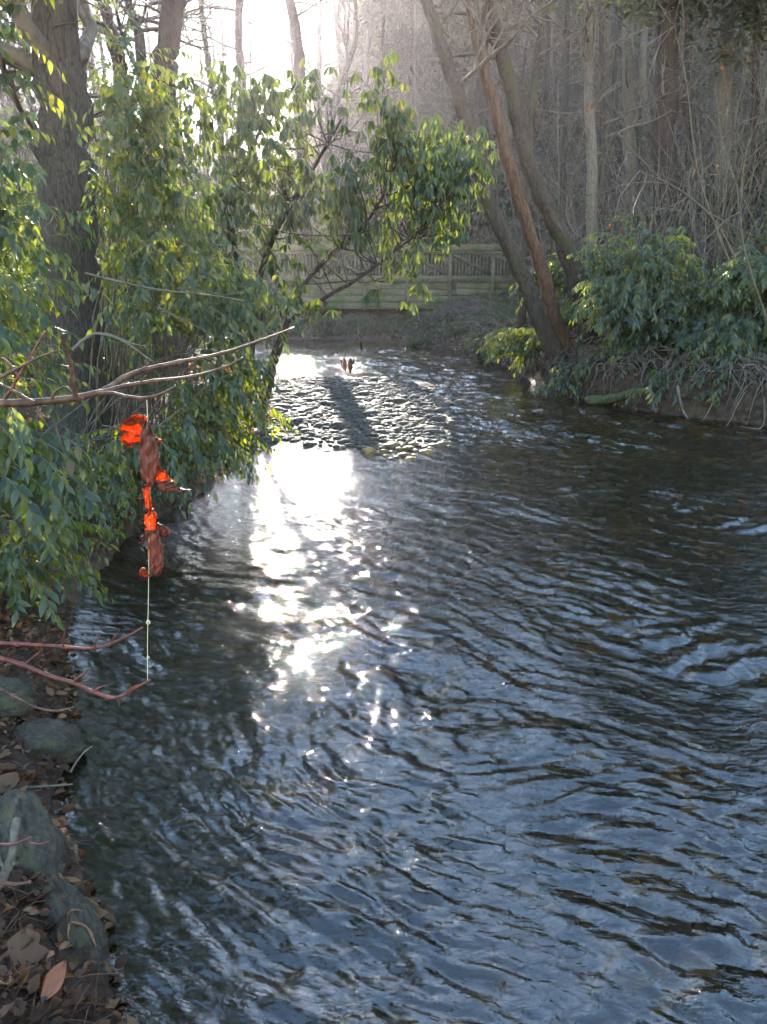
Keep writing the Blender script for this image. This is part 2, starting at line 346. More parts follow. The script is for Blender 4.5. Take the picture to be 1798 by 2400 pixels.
mr = nd.new('ShaderNodeMapRange'); mr.inputs['From Min'].default_value = 0.1; mr.inputs['From Max'].default_value = 2.2; lk.new(sxa.outputs[0], mr.inputs['Value'])
deep_shade = nd.new('ShaderNodeMix'); deep_shade.data_type = 'RGBA'; lk.new(mr.outputs[0], deep_shade.inputs['Factor']); deep_shade.inputs['A'].default_value = (0.022, 0.02, 0.013, 1); lk.new(mm.outputs['Result'], deep_shade.inputs['B']); mm = deep_shade  # left bed darkened in colour, standing in for deep shaded water
b = N(nd, 'Bump', Strength=0.8, Distance=0.04, invert=True); lk.new(vo.outputs['Distance'], b.inputs['Height'])
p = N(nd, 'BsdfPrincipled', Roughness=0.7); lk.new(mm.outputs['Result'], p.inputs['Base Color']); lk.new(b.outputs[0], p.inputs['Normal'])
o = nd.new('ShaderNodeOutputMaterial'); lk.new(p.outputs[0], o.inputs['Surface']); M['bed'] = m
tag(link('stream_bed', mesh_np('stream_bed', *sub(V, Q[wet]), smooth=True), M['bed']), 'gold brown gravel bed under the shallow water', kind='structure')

# ------------------------------------------------------------------ water
wx = axis([(-22, -4, 0.6), (-4, -2.2, 0.08), (-2.2, 3.4, 0.0135), (3.4, 7, 0.04), (7, 22, 0.5)])
ys = [0.3]
while ys[-1] < 34: ys.append(ys[-1] + min(0.35, max(0.0115, 0.0048*ys[-1])))
wy = np.array(ys); wy = np.concatenate([np.arange(-6, 0.3, 0.4), wy])
X, Y = np.meshgrid(wx, wy)
def waves(x, y):
    wxp = x + 0.35*fbm(x*0.7, y*0.7, 31, 3); wyp = y + 0.35*fbm(x*0.7+5, y*0.7+3, 37, 3)
    # the crests run to the near right; near the left bank they turn towards the viewer
    def direc(a, la, lc, seed):
        c, s = math.cos(a), math.sin(a)
        u = (wxp*c + wyp*s)/lc; v = (-wxp*s + wyp*c)/la      # u along crest, v across
        return fbm(u, v, seed, 2)
    def ridge(n): return 0.5*n - 0.5*np.abs(n+0.12)
    z = 0.022*direc(R(-36), 0.12, 0.42, 41) + 0.026*ridge(direc(R(-50), 0.075, 0.25, 43)) + 0.020*ridge(direc(R(-16), 0.08, 0.26, 47))
    z += 0.011*direc(R(-30), 0.038, 0.1, 53) + 0.02*fbm(x*1.3, y*1.3, 59, 2)
    far = sstep(5, 10, y)
    z = z*(1+0.35*far) + far*0.03*direc(R(5), 0.15, 0.34, 61)
    st = 0.55*fbm(x*0.55+y*0.3, y*0.3-x*0.1, 67, 3) + 0.45*fbm(x*1.6, y*0.8, 69, 2)
    calm = 0.3 + 1.0*sstep(-0.3, 0.32, st)
    lsh = sstep(0.02, 0.9, -signed(x, y))
    pool = sstep(7.0, 7.8, y+0.5*fbm(x, y, 73, 2))*(1-sstep(9.8, 10.8, y))*(1-sstep(1.0, 3.0, x))     # slack pool below the gravel bar
    return z*calm*(0.35+0.65*lsh)*(1-0.72*pool)
Zw = waves(X, Y)
STONES = [(1378, 1150, 0.13), (1590, 1192, 0.12), (1330, 1010, 0.10), (1765, 1232, 0.16), (1690, 1560, 0.15), (1545, 1480, 0.14), (1700, 2330, 0.15), (1265, 962, 0.16), (1560, 978, 0.14), (1110, 1035, 0.12)]
for px, py, rr in STONES:     # water heaps up in front of the stones and breaks behind them
    c = on_z(px, py); dx = X-c[0]; dy = Y-c[1]; d2 = (dx/1.5)**2+dy**2
    Zw += 0.013*np.exp(-d2/(2*(rr*1.3)**2))*(1+1.2*np.sin(22*(dx*0.5-dy)+3*fbm(X*6, Y*6, 71, 2)))
V = np.stack([X, Y, Zw], -1).reshape(-1, 3); nx = len(wx)
i = np.arange(len(wy)-1)[:, None]*nx; j = np.arange(nx-1)[None, :]
Q = np.stack([i+j, i+j+1, i+nx+j+1, i+nx+j], -1).reshape(-1, 4)
S = signed(X, Y).reshape(-1); keep = (S[Q] < 0.35).any(1)
m, nd, lk = new_mat('stream_water')
tc = nd.new('ShaderNodeTexCoord')
mp = nd.new('ShaderNodeMapping'); mp.inputs['Rotation'].default_value = (0, 0, R(36)); mp.inputs['Scale'].default_value = (0.45, 1.0, 1); lk.new(tc.outputs['Object'], mp.inputs[0])
na = N(nd, 'TexNoise', Scale=24, Detail=4, Roughness=0.55, Distortion=0.6); lk.new(mp.outputs[0], na.inputs['Vector'])
nb_ = N(nd, 'TexNoise', Scale=52, Detail=2, Roughness=0.5, Distortion=0.8); lk.new(mp.outputs[0], nb_.inputs['Vector'])
b1 = N(nd, 'Bump', Strength=0.45, Distance=0.018); lk.new(na.outputs['Fac'], b1.inputs['Height'])
b2 = N(nd, 'Bump', Strength=0.25, Distance=0.005); lk.new(nb_.outputs['Fac'], b2.inputs['Height']); lk.new(b1.outputs[0], b2.inputs['Normal'])
fr = N(nd, 'Fresnel', IOR=1.8); lk.new(b2.outputs[0], fr.inputs['Normal'])
gl = N(nd, 'BsdfGlossy', Roughness=0.02); gl.inputs['Color'].default_value = (0.97, 0.98, 1, 1); lk.new(b2.outputs[0], gl.inputs['Normal'])
tr = nd.new('ShaderNodeBsdfTransparent'); tr.inputs['Color'].default_value = (0.6, 0.53, 0.36, 1)
ms = nd.new('ShaderNodeMixShader'); lk.new(fr.outputs[0], ms.inputs[0]); lk.new(tr.outputs[0], ms.inputs[1]); lk.new(gl.outputs[0], ms.inputs[2])
o = nd.new('ShaderNodeOutputMaterial'); lk.new(ms.outputs[0], o.inputs['Surface']); M['water'] = m
tag(link('stream', mesh_np('stream', *sub(V, Q[keep]), smooth=True), M['water']), 'rippled clear shallow stream glittering in low sun', kind='structure')

# ------------------------------------------------------------------ stones
def rock_mesh(name, seed, sub_=2, flat=0.55, amp=0.28, freq=1.3, ax=(1, 1)):
    import bmesh
    from mathutils import noise as mn
    bm = bmesh.new(); bmesh.ops.create_icosphere(bm, subdivisions=sub_, radius=1.0)
    off = Vector((seed*13.7, seed*7.1, seed*3.3))
    for v in bm.verts:
        n = mn.noise(v.co*freq+off)*amp + mn.noise(v.co*freq*2.7+off)*amp*0.4
        n += (mn.noise(v.co*6+off)*0.07 - abs(mn.noise(v.co*2.2-off))*0.22) if sub_ > 2 else 0
        v.co *= 1+n
        v.co.x *= ax[0]; v.co.y *= ax[1]; v.co.z *= flat
    me = bpy.data.meshes.new(name); bm.to_mesh(me); bm.free()
    me.polygons.foreach_set('use_smooth', np.ones(len(me.polygons), dtype=bool)); return me
COB = []
for k in range(6):
    me = rock_mesh('cobble', k+1, 2, 0.5, 0.25, 1.2, (1.2, 0.85)); me.materials.append(M['stone']); COB.append(me)
def base_arrays(me):
    V = np.empty(len(me.vertices)*3); me.vertices.foreach_get('co', V); F = np.empty(len(me.polygons)*3, dtype=np.int32); me.polygons.foreach_get('vertices', F)
    return V.reshape(-1, 3), F.reshape(-1, 3)
PEB = [base_arrays(rock_mesh('pebble', k+20, 1, 0.5, 0.2, 1.2, (1.2, 0.85))) for k in range(5)]
def pebbles(name, P, S_, mat, label, cat='gravel'):
    mb = MB()
    for k in range(len(P)):
        v, f = PEB[k % 5]; a = rng.random()*6.28; c, s_ = math.cos(a), math.sin(a)
        w = v*S_[k]; w = np.stack([w[:, 0]*c-w[:, 1]*s_, w[:, 0]*s_+w[:, 1]*c, w[:, 2]], -1) + P[k]
        mb.add(w, f)
    return tag(link(name, mb.mesh(name, True), mat), label, cat, kind='stuff')
def scatter(n, x0, x1, y0, y1, ok):
    x = rng.uniform(x0, x1, n); y = rng.uniform(y0, y1, n); k = ok(x, y); return x[k], y[k]
bar = lambda x, y: (((x+1.0)/2.15)**2+((y-13.2)/3.8)**2 + 0.5*fbm(x*1.5, y*1.5, 90, 2)) < 1.0
x, y = scatter(4600, -3.2, 1.5, 9.2, 17, bar)
z = height(x, y); pebbles('gravel', np.stack([x, y, z+0.006], -1), rng.uniform(0.025, 0.07, len(x)), M['stone'], 'grey wet gravel of the low bar in midstream')
x, y = scatter(420, -3.0, 1.4, 9.3, 16.8, bar)
for k in range(min(170, len(x))):
    s_ = random.uniform(0.07, 0.13)
    o = link('cobble', COB[k % 6]); o.location = (x[k], y[k], hz(x[k], y[k])+0.012); o.scale = (s_, s_, s_); o.rotation_euler = (random.uniform(-.2, .2), random.uniform(-.2, .2), random.random()*6.28)
    tag(o, 'wet grey cobble lying on the gravel bar in midstream', 'stone', 'cobbles of the gravel bar')
x, y = scatter(2300, -0.2, 7, 0.8, 10, lambda x, y: signed(x, y) < -0.15)
pebbles('stream_bed_stones', np.stack([x, y, height(x, y)+0.01], -1), rng.uniform(0.04, 0.13, len(x)), M['wetstone'], 'golden brown stones on the stream bed under water', 'stones')
names = ['rounded grey stone breaking the water with an orange leaf on it', 'dark low stone just breaking the surface right of the leafy stone', 'wet stone below the mossy log parting the riffle', 'stone at right edge where the water splashes white',
         'submerged bump of stone in the ripples at far right', 'submerged stone under a hump of water right of centre', 'dark stone ringed by ripples in the bottom right corner', 'pale wet stone beside the mossy log end', 'pale stone at the foot of the overhanging right bank', 'dark stone at the tail of the gravel bar']
for k, (px, py, rr) in enumerate(STONES):
    c = on_z(px, py); me = rock_mesh('stream_stone', 40+k, 3, 0.5, 0.25, 1.2, (1.25, 0.85)); me.materials.append(M['rock'])
    o = link('stream_stone', me); o.location = (c[0], c[1]+0.02, -0.16 if k == 6 else -0.1 if k in (4, 5) else -0.05); o.scale = (rr, rr, rr*(0.75 if k not in (4, 5) else 0.5)); o.rotation_euler = (0, 0, k*1.1)
    tag(o, names[k], 'stone')
# boulders of the left bank
def boulder(px, py, z, rx, ry, rz, rot, seed, label, mat='rock', sub_=4, amp=0.22):
    c = on_z(px, py, z); me = rock_mesh('boulder', seed, sub_, 1.0, amp, 1.1); me.materials.append(M[mat])
    o = link('boulder', me); o.location = c; o.scale = (rx, ry, rz); o.rotation_euler = rot; return tag(o, label, 'rock')
boulder(50, 2010, 0.09, 0.36, 0.15, 0.13, (R(-6), R(10), R(-56)), 3, 'large smooth grey green boulder sloping into the water at lower left')
boulder(165, 2190, 0.03, 0.27, 0.10, 0.11, (R(0), R(12), R(-50)), 9, 'wet dark ridge of rock with yellow lichen dipping into the stream')
boulder(105, 1745, 0.05, 0.2, 0.13, 0.12, (0, 0, R(-15)), 14, 'rounded brown stone at the water edge above the big boulder')
boulder(5, 1640, 0.2, 0.16, 0.13, 0.10, (0, 0, R(30)), 17, 'small pale stone at the left edge under the red twigs')

# ------------------------------------------------------------------ leaves
def leaf_base(wid=0.2, droop=0.16, fold=0.06, kind=0):
    if kind == 0:   # pointed evergreen leaf, 14 triangles
        e = [(-0.62, .14), (-1, .36), (-.82, .62), (-.38, .84)]
        V = [(0, 0, 0)] + [(a*wid, b_, fold*abs(a)) for a, b_ in e] + [(0, 1, 0)] + [(-a*wid, b_, fold*abs(a)) for a, b_ in e[::-1]] + [(0, .36, 0), (0, .7, 0)]
        F = [(0, 10, 1), (1, 10, 2), (2, 10, 3), (3, 10, 11), (3, 11, 4), (4, 11, 5), (5, 11, 6), (6, 11, 7), (7, 11, 10), (7, 10, 8), (8, 10, 9), (9, 10, 0)]
    elif kind == 1:  # strap leaf
        V = [(0, 0, 0), (-wid*.8, .3, fold), (-wid, .62, fold), (0, 1, 0), (wid, .62, fold), (wid*.8, .3, fold), (0, .5, 0)]
        F = [(0, 6, 1), (1, 6, 2), (2, 6, 3), (3, 6, 4), (4, 6, 5), (5, 6, 0)]
    else:            # far leaf
        V = [(0, 0, 0), (-wid, .5, fold), (0, 1, 0), (wid, .5, fold)]; F = [(0, 2, 1), (0, 3, 2)]
    V = np.array(V, float); V[:, 2] -= droop*V[:, 1]**2; return V, np.array(F)
LEAF = leaf_base(); STRAP = leaf_base(0.14, 0.18, 0.05, 1); FAR = leaf_base(0.2, 0.1, 0.05, 2); FARW = leaf_base(0.34, 0.1, 0.05, 2)
def frames(axis_, n0):
    a = unit(axis_); x = unit(np.cross(a, n0)); z = np.cross(x, a); return np.stack([x, a, z], -1)      # columns
def merge_leaves(mb, base, P, Rm, S_):
    v, f = base; n = len(P)
    if n == 0: return
    W = np.einsum('nij,kj->nki', Rm, v)*S_[:, None, None] + P[:, None, :]
    F = f[None] + (np.arange(n)*len(v))[:, None, None]
    mb.add(W.reshape(-1, 3), F.reshape(-1, f.shape[1]))
def leaf_object_mesh(base, mat, name='leaf'):
    me = mesh_np(name, base[0], base[1], True); me.materials.append(mat); return me
LEAF_ME = [leaf_object_mesh(leaf_base(w, d, f_), M['leaf']) for w, d, f_ in ((.2, .16, .06), (.17, .25, .07), (.23, .1, .05))]
RHODO_ME = [leaf_object_mesh(leaf_base(w, d, f_, 1), M['leaf_rhodo']) for w, d, f_ in ((.14, .18, .05), (.16, .1, .06))]

def split_leaves(root, P, Rm, S_, base, meshes, mat, n_single, leafname='leaf'):
    """the leaves that show largest become parts of their own, the rest one part"""
    px, py, zf = project(P)
    vis = (px > 5) & (px < 1790) & (py > 5) & (py < 2390) & (zf > 0.5)
    order = np.argsort(np.where(vis, zf/S_, 1e6)); single = order[:n_single]; single = single[vis[single]]
    rest = np.ones(len(P), bool); rest[single] = False
    loc = np.array(root.location)
    for k in single:
        o = bpy.data.objects.new(leafname, meshes[k % len(meshes)]); col.objects.link(o); o.parent = root
        mt = Matrix(Rm[k].tolist()).to_4x4(); o.matrix_basis = Matrix.Translation((P[k]-loc).tolist()) @ mt @ Matrix.Scale(float(S_[k]), 4)
    if rest.any():
        mb = MB(); merge_leaves(mb, base, P[rest], Rm[rest], S_[rest])
        o = link('foliage', mb.mesh('foliage', True), mat, root); o['kind'] = 'stuff'

def shrub(name, label, roots, targets, n, size=(0.08, 0.13), spray=0.45, n_single=0, seed=1, cat='shrub', group=None, lean=(0, 0, 0), stem_mat=None, per=4, rad=0.008, mat='leaf', base=None):
    """arching canes from roots to points in the target ellipsoids (centre, radii); pointed leaves hang from the sprays"""
    g = np.random.default_rng(seed)
    w = np.array([t[1][0]*t[1][2] for t in targets], float); w /= w.sum()
    st = MB(); LP = []; LA = []; LN = []; LS = []
    loc = np.mean(roots, 0); loc[2] = hz(loc[0], loc[1])
    root = empty(name, loc); tag(root, label, cat, group)
    for c in range(n):
        t = targets[g.choice(len(targets), p=w)]
        d = g.normal(size=3); d = d/np.linalg.norm(d)*g.random()**0.45
        tip = np.array(t[0]) + d*np.array(t[1])
        gz = hz(tip[0], tip[1]); tip[2] = max(tip[2], max(gz, 0.0)+0.08)
        r0 = np.array(roots[g.integers(len(roots))], float) + np.array([g.normal()*.25, g.normal()*.25, 0]); r0[2] = hz(r0[0], r0[1])-0.03
        if r0[2] < 0.05: r0 = np.array(roots[0], float); r0[2] = hz(r0[0], r0[1])-0.03
        mid = (r0+tip)/2 + np.array([0, 0, 0.25*np.linalg.norm(tip-r0)+0.1]) + g.normal(size=3)*0.15
        tt = np.linspace(0, 1, 8)[:, None]
        cane = (1-tt)**2*r0 + 2*tt*(1-tt)*mid + tt**2*tip
        cane[1:-1] += g.normal(size=(6, 3))*0.02
        if c % 2 == 0: st.tube(cane, np.linspace(rad, rad*0.35, 8), 4)
        end = unit(cane[-1]-cane[-3])
        for s_ in range(per):
            p0 = cane[-1] - end*0.12*s_ + g.normal(size=3)*0.05
            ang = g.uniform(-1.4, 1.4); ca, sa = math.cos(ang), math.sin(ang)
            dr = np.array([end[0]*ca-end[1]*sa, end[0]*sa+end[1]*ca, abs(end[2])*0.3+g.uniform(-0.25, 0.3)]) + np.array(lean) + g.normal(size=3)*0.25
            dr = unit(dr); L = spray*g.uniform(0.6, 1.25); nl = max(5, int(L/0.032))
            u = np.linspace(0.05, 1, nl)[:, None]
            pts = p0 + dr*L*u + np.array([0, 0, -1.0])*(0.45*L*u*u)
            tan = unit(dr*L + np.array([0, 0, -1.0])*(0.9*L*u))
            side = unit(np.cross(tan, np.array([0, 0, 1.0])))*np.where(np.arange(nl) % 2, 1, -1)[:, None]
            ax = tan*0.55 + side*0.6 + np.array([0, 0, -0.75]) + g.normal(size=(nl, 3))*0.2
            nn = np.array([0, 0, 0.7]) + tan*0.6 + side*0.25 + g.normal(size=(nl, 3))*0.35
            LP.append(pts); LA.append(ax); LN.append(nn); LS.append(g.uniform(*size, nl)*(1-0.35*np.abs(u[:, 0]-0.45)))
            st.tube(np.vstack([pts[0]-tan[0]*0.03, pts[::max(1, nl//4)], pts[-1]]), np.linspace(0.003, 0.0012, len(pts[::max(1, nl//4)])+2), 3)
    P = np.concatenate(LP); Rm = frames(np.concatenate(LA), np.concatenate(LN)); S_ = np.concatenate(LS)
    link('stem', st.mesh('stem'), stem_mat or M['twig'], root)
    split_leaves(root, P, Rm, S_, base or LEAF, LEAF_ME, M[mat], n_single)
    return root

# ------------------------------------------------------------------ trees
def branch_rec(mb, g, p, d, L, r, level, maxlevel, up=0.15, n=5):
    k = 5; pts = [p]; dd = d.copy()
    for s_ in range(k):
        dd = unit(dd + g.normal(size=3)*0.17 + np.array([0, 0, up*0.35])); pts.append(pts[-1]+dd*L/k)
    pts = np.array(pts); mb.tube(pts, np.linspace(r, r*0.35, k+1), max(3, n), cap=False)
    if level >= maxlevel: return
    nb = g.integers(3, 6)
    for b_ in range(nb):
        t = g.uniform(0.25, 1.0); q = pts[min(k, int(t*k))]
        nd_ = unit(dd*0.6 + g.normal(size=3)*0.6 + np.array([0, 0, up])); branch_rec(mb, g, q, nd_, L*g.uniform(0.4, 0.65), r*0.42, level+1, maxlevel, up, n-1)
def tree_meshes(path, r0, r1, seed, first=0.35, nb=12, blen=2.2, maxlevel=2, sides=10, brad=0.05, rough=0.04, up=0.2):
    g = np.random.default_rng(seed); tr_ = MB(); P = catmull(path, 6)
    L = np.linspace(0, 1, len(P)); rad = r0+(r1-r0)*L; rad[:2] *= np.array([1.35, 1.12])
    P = P + g.normal(size=P.shape)*np.array([1, 1, 0])*r0*0.08*(L[:, None] > 0.02)
    tr_.tube(P, rad, sides, rough=rough); cr = MB()
    for b_ in range(nb):
        t = first + (1-first)*(b_+g.random())/nb; k = min(len(P)-1, int(t*(len(P)-1)))
        d = unit(np.array([g.normal(), g.normal(), 0.25+0.5*g.random()]))
        branch_rec(cr, g, P[k], d, blen*(1.15-0.6*t)*g.uniform(0.7, 1.3), min(brad, rad[k]*0.5), 0, maxlevel, up)
    return tr_, cr
def tree(name, label, path, r0, r1, seed, mat, group=None, **kw):
    path = [np.array(q, float) for q in path]
    path[0][2] = hz(path[0][0], path[0][1]) - 0.1
    t_, c_ = tree_meshes(path, r0, r1, seed, **kw)
    root = empty(name, path[0]); tag(root, label, 'tree', group)
    link('trunk', t_.mesh('trunk', True), mat, root)
    if c_.n: link('crown', c_.mesh('crown', True), M['twig'] if mat is not M['bark_pale'] else M['pale_twig'], root)
    return root
def pxtree(pts, Y, wpx, seed, mat, label, top=14, name='bare_tree', dY=0.0, **kw):
    """pts: picture points from the foot upwards, at distance Y"""
    P = [at(px, py, Y+dY*k) for k, (px, py) in enumerate(pts)]
    d = P[-1]-P[-2]; d = d/max(d[2], 0.05)
    if P[-1][2] < top:
        q = P[-1] + d*(top-P[-1][2])*0.5; P += [q, q + (d*0.6+np.array([0.05, 0.0, 0.4]))*(top-q[2])]
    r = wpx*Y/FPX/2/math.cos(PITCH)
    return tree(name, label, P, r*1.1, r*0.45, seed, mat, **kw)

# the big trunk and its neighbours on the left bank
pxtree([(190, 1010), (172, 800), (160, 500), (140, 200), (130, 0)], 8.0, 128, 101, M['bark'], 'thick grey trunk rising out of the leafy bank at left', top=15, name='large_tree', first=0.5, nb=16, blen=3.2, sides=20, brad=0.09)
pxtree([(372, 520), (382, 240), (405, 0)], 14.5, 54, 102, M['bark_dark'], 'tall straight dark trunk against the sky left of the sun', top=18, first=0.45, nb=14, blen=3.0, sides=14)
pxtree([(345, 480), (335, 180), (318, 60), (300, 0)], 17, 22, 103, M['bark'], 'forked slim trunk just left of the tall dark trunk', top=14, first=0.2, nb=12, blen=2.5)
pxtree([(300, 500), (290, 250), (262, 90), (240, 0)], 18, 30, 104, M['bark_dark'], 'leaning trunk behind the bush between the two large left trunks', top=16, first=0.3, nb=12, blen=2.8)
pxtree([(640, 640), (600, 400), (565, 180), (560, 0)], 31, 20, 105, M['bark'], 'slim bare tree under the sun behind the rhododendron', top=15, first=0.25, nb=14, blen=2.4)
pxtree([(500, 640), (520, 350), (488, 150), (470, 0)], 33, 14, 106, M['bark'], 'thin bare tree with fine twigs against the white sky', top=12, first=0.15, nb=14, blen=2.2)
pxtree([(720, 650), (705, 300), (700, 130), (680, 0)], 34, 26, 107, M['bark'], 'bare trunk right of the sun behind the rhododendron', top=16, first=0.25, nb=12, blen=2.6)
def evergreen_crown(root, boxes, n, seed, size, mat):
    g = np.random.default_rng(seed); mb = MB()
    for c, r in boxes:
        k = int(n/len(boxes)); cl = np.array(c)+g.normal(size=(k//40+1, 3))*np.array(r)*0.55
        P = cl[g.integers(len(cl), size=k)]+g.normal(size=(k, 3))*np.array([.45, .45, .1])
        ax = g.normal(size=(k, 3))*np.array([1, 1, .3])+np.array([0, 0, -.3]); merge_leaves(mb, FAR, P, frames(ax, g.normal(size=(k, 3))*.3+np.array([0, 0, 1])), g.uniform(*size, k))
    o = link('foliage', mb.mesh('foliage'), mat, root); o['kind'] = 'stuff'
evergreen_crown([o for o in bpy.data.objects if o.name == 'large_tree'][0], [((-3.6, 8.2, 7.5), (2.2, 2.2, 1.4)), ((-3.4, 8.0, 10.5), (2.0, 2.0, 1.6)), ((-4.2, 6.5, 6.2), (1.8, 1.6, .8)), ((-3.4, 8.0, 13.5), (1.3, 1.3, 1.2))], 16000, 61, (.12, .22), M['leaf_far'])
# the three leaning trunks on the right bank
pxtree([(1318, 880), (1262, 740), (1222, 640), (1150, 480), (1085, 260), (1035, 110), (1000, 0)], 15.2, 36, 111, M['bark_moss'], 'leaning mossy grey trunk, leftmost of the three over the stream', top=10, name='leaning_tree', first=0.55, nb=9, blen=2.2, sides=16)
pxtree([(1335, 880), (1300, 740), (1272, 640), (1218, 470), (1158, 250), (1122, 110), (1100, 0)], 15.5, 30, 112, M['bark_red'], 'leaning orange brown peeled trunk between two grey ones', top=11, name='leaning_tree', first=0.6, nb=8, blen=2.0, sides=14)
pxtree([(1388, 800), (1345, 640), (1300, 520), (1240, 390), (1195, 200), (1165, 90), (1145, 0)], 16.0, 38, 113, M['bark_moss'], 'thick leaning grey trunk with yellow moss, rightmost of the three', top=12, name='leaning_tree', first=0.55, nb=9, blen=2.4, sides=16)
# trees on the wooded slope
far = [
 ([(1392, 620), (1388, 400), (1380, 200), (1378, 0)], 21, 22, 'bark_pale', 'slim pale blotched trunk right of the leaning trees'),
 ([(1420, 610), (1410, 400), (1412, 200), (1405, 0)], 22, 13, 'bark', 'thin grey sapling beside the slim pale blotched trunk'),
 ([(1482, 520), (1476, 300), (1470, 0)], 30, 27, 'bark_pale', 'pale tan trunk midway up the slope right of the sapling'),
 ([(1560, 590), (1557, 300), (1566, 0)], 25, 50, 'bark_dark', 'broad dark straight trunk on the right slope'),
 ([(1690, 560), (1692, 300), (1710, 0)], 26, 36, 'bark_pale', 'pale furrowed trunk near the right edge'),
 ([(1606, 520), (1610, 250), (1615, 0)], 31, 20, 'bark', 'grey trunk between the broad dark and pale furrowed ones'),
 ([(1240, 420), (1248, 230), (1270, 60), (1285, 0)], 20, 15, 'bark_moss', 'small crooked mossy trunk behind the leaning trees'),
 ([(1140, 500), (1136, 250), (1130, 0)], 37, 17, 'bark', 'pale thin trunk glimpsed between the first two leaning trees'),
 ([(1512, 440), (1508, 200), (1512, 0)], 38, 15, 'bark_pale', 'pale distant trunk between the tan and the broad dark ones'),
 ([(1320, 460), (1325, 200), (1330, 0)], 33, 14, 'bark', 'thin distant grey trunk left of the slim pale one'),
 ([(1765, 600), (1770, 300), (1778, 0)], 24, 18, 'bark_dark', 'thin dark trunk at the right edge of the picture'),
 ([(1445, 470), (1440, 200), (1448, 0)], 36, 12, 'bark', 'very thin trunk left of the pale tan one'),
]
for k, (pts, Y, w, mt, lab) in enumerate(far):
    pxtree(pts, Y, w, 130+k, M[mt], lab, top=15+Y*0.25, first=0.25, nb=14, blen=2.0, group=None)
for lab_, boxes_, n_, sd_2 in (('broad dark straight trunk', [((9.5, 24.5, 14), (3, 3, 2.5)), ((9.5, 24.5, 18.5), (2.4, 2.4, 2.2)), ((8.8, 23.5, 10), (2.8, 2.5, 1.2))], 9000, 62), ('thin dark trunk at the right edge', [((12, 23, 12), (3, 3, 3)), ((12, 23, 17), (2.5, 2.5, 2))], 6000, 63)):
    evergreen_crown([o for o in bpy.data.objects if o.get('label', '').startswith(lab_)][0], boxes_, n_, sd_2, (.25, .45), M['leaf_far'])
# the rest of the wood: copies of a few bare trees
protos = []
for k in range(7):
    g = np.random.default_rng(300+k); H = g.uniform(11, 17); sx_ = g.normal(size=4)*0.35
    t_, c_ = tree_meshes([(0, 0, -0.3), (sx_[0], sx_[1], H*0.35), (sx_[0]+sx_[2], sx_[1]+sx_[3], H*0.7), (sx_[0]*2, sx_[1]*2, H)], g.uniform(0.1, 0.2), 0.03, 310+k, first=0.22, nb=18, blen=2.4, sides=8)
    a = t_.mesh('trunk', True); a.materials.append(M[('bark', 'bark_dark', 'bark_pale')[k % 3]]); b_ = c_.mesh('crown', True); b_.materials.append(M['twig']); protos.append((a, b_))
g = np.random.default_rng(55); cnt = 0; placed = []
while cnt < 165:
    x_ = g.uniform(-36, 40); y_ = g.uniform(34, 85)
    if abs(x_/y_) > 0.62: continue
    ang = math.degrees(math.atan2(x_, y_))
    if -11 < ang < -5 and g.random() < 0.55: continue
    if any((x_-a)**2+(y_-b)**2 < 3.0 for a, b in placed): continue
    placed.append((x_, y_)); a, b_ = protos[cnt % 7]
    root = empty('bare_tree', (x_, y_, hz(x_, y_)-0.1)); s_ = g.uniform(0.75, 1.25); root.scale = (s_, s_, s_); root.rotation_euler = (g.normal()*0.03, g.normal()*0.03, g.random()*6.28)
    for nm, me in (('trunk', a), ('crown', b_)):
        o = bpy.data.objects.new(nm, me); col.objects.link(o); o.parent = root
    zone = 'against the sky left of the sun' if ang < -11 else 'in the glow below the sun' if ang < -4 else 'on the slope above the bridge' if ang < 6 else 'on the slope behind the leaning trunks' if ang < 15 else 'high on the wooded slope at right'
    tag(root, 'slender %s bare tree %s' % (('grey', 'dark', 'pale')[cnt % 7 % 3], zone), 'tree', 'bare trees of the far wood'); cnt += 1

# ------------------------------------------------------------------ wooden footbridge
BY = 31.0
def bx(px): return float(at(px, 650, BY)[0])
def bz(py): return float(at(1000, py, BY)[2])
root = empty('footbridge', (1.0, BY, bz(725))); tag(root, 'weathered wooden footbridge with baluster railing behind the rhododendron', 'bridge')
def part(name, x0, x1, y0, y1, z0, z1, mat, bev=0.012):
    mb = MB(); b_ = min(bev, (z1-z0)*0.2, (x1-x0)*0.2)
    mb.box(x0, x1, y0, y1, z0, z1); o = link(name, mb.mesh(name), M[mat], root)
    md = o.modifiers.new('bevel', 'BEVEL'); md.width = b_; md.segments = 1; return o
XL, XR = bx(350), bx(1440)
z0 = bz(725); zb = bz(662); zr0 = bz(661); zr1 = bz(646); zt = bz(594)
nb4 = 4; hb = (zb-z0)/nb4
for k in range(nb4):
    xs = XL
    while xs < XR:
        xe = min(xs+random.choice((3.0, 4.5)), XR)
        part('girder_board', xs+0.004, xe-0.004, BY+0.05+random.uniform(0, .012), BY+0.11, z0+k*hb+0.006, z0+(k+1)*hb-0.006, 'wood'); xs = xe
part('bottom_rail', XL, XR, BY-0.02, BY+0.06, zr0, zr1, 'wood_green')
part('top_rail', XL, XR, BY-0.05, BY+0.12, zt, zt+0.09, 'wood_green')
part('top_beam', XL, XR, BY-0.1, BY+0.2, zt+0.1, zt+0.33, 'wood')
posts = [bx(1055+100*k) for k in range(-7, 4)]
for k, px_ in enumerate(posts):
    part('post', px_-0.075, px_+0.075, BY-0.06, BY+0.045, z0-0.02, zt+0.02, 'wood_green')
xs = XL+0.07
while xs < XR:
    if min(abs(xs-p_) for p_ in posts) > 0.12: part('baluster', xs-0.032, xs+0.032, BY+0.03, BY+0.07, zr1+0.002, zt-0.002, 'wood_green', 0.006)
    xs += 0.135
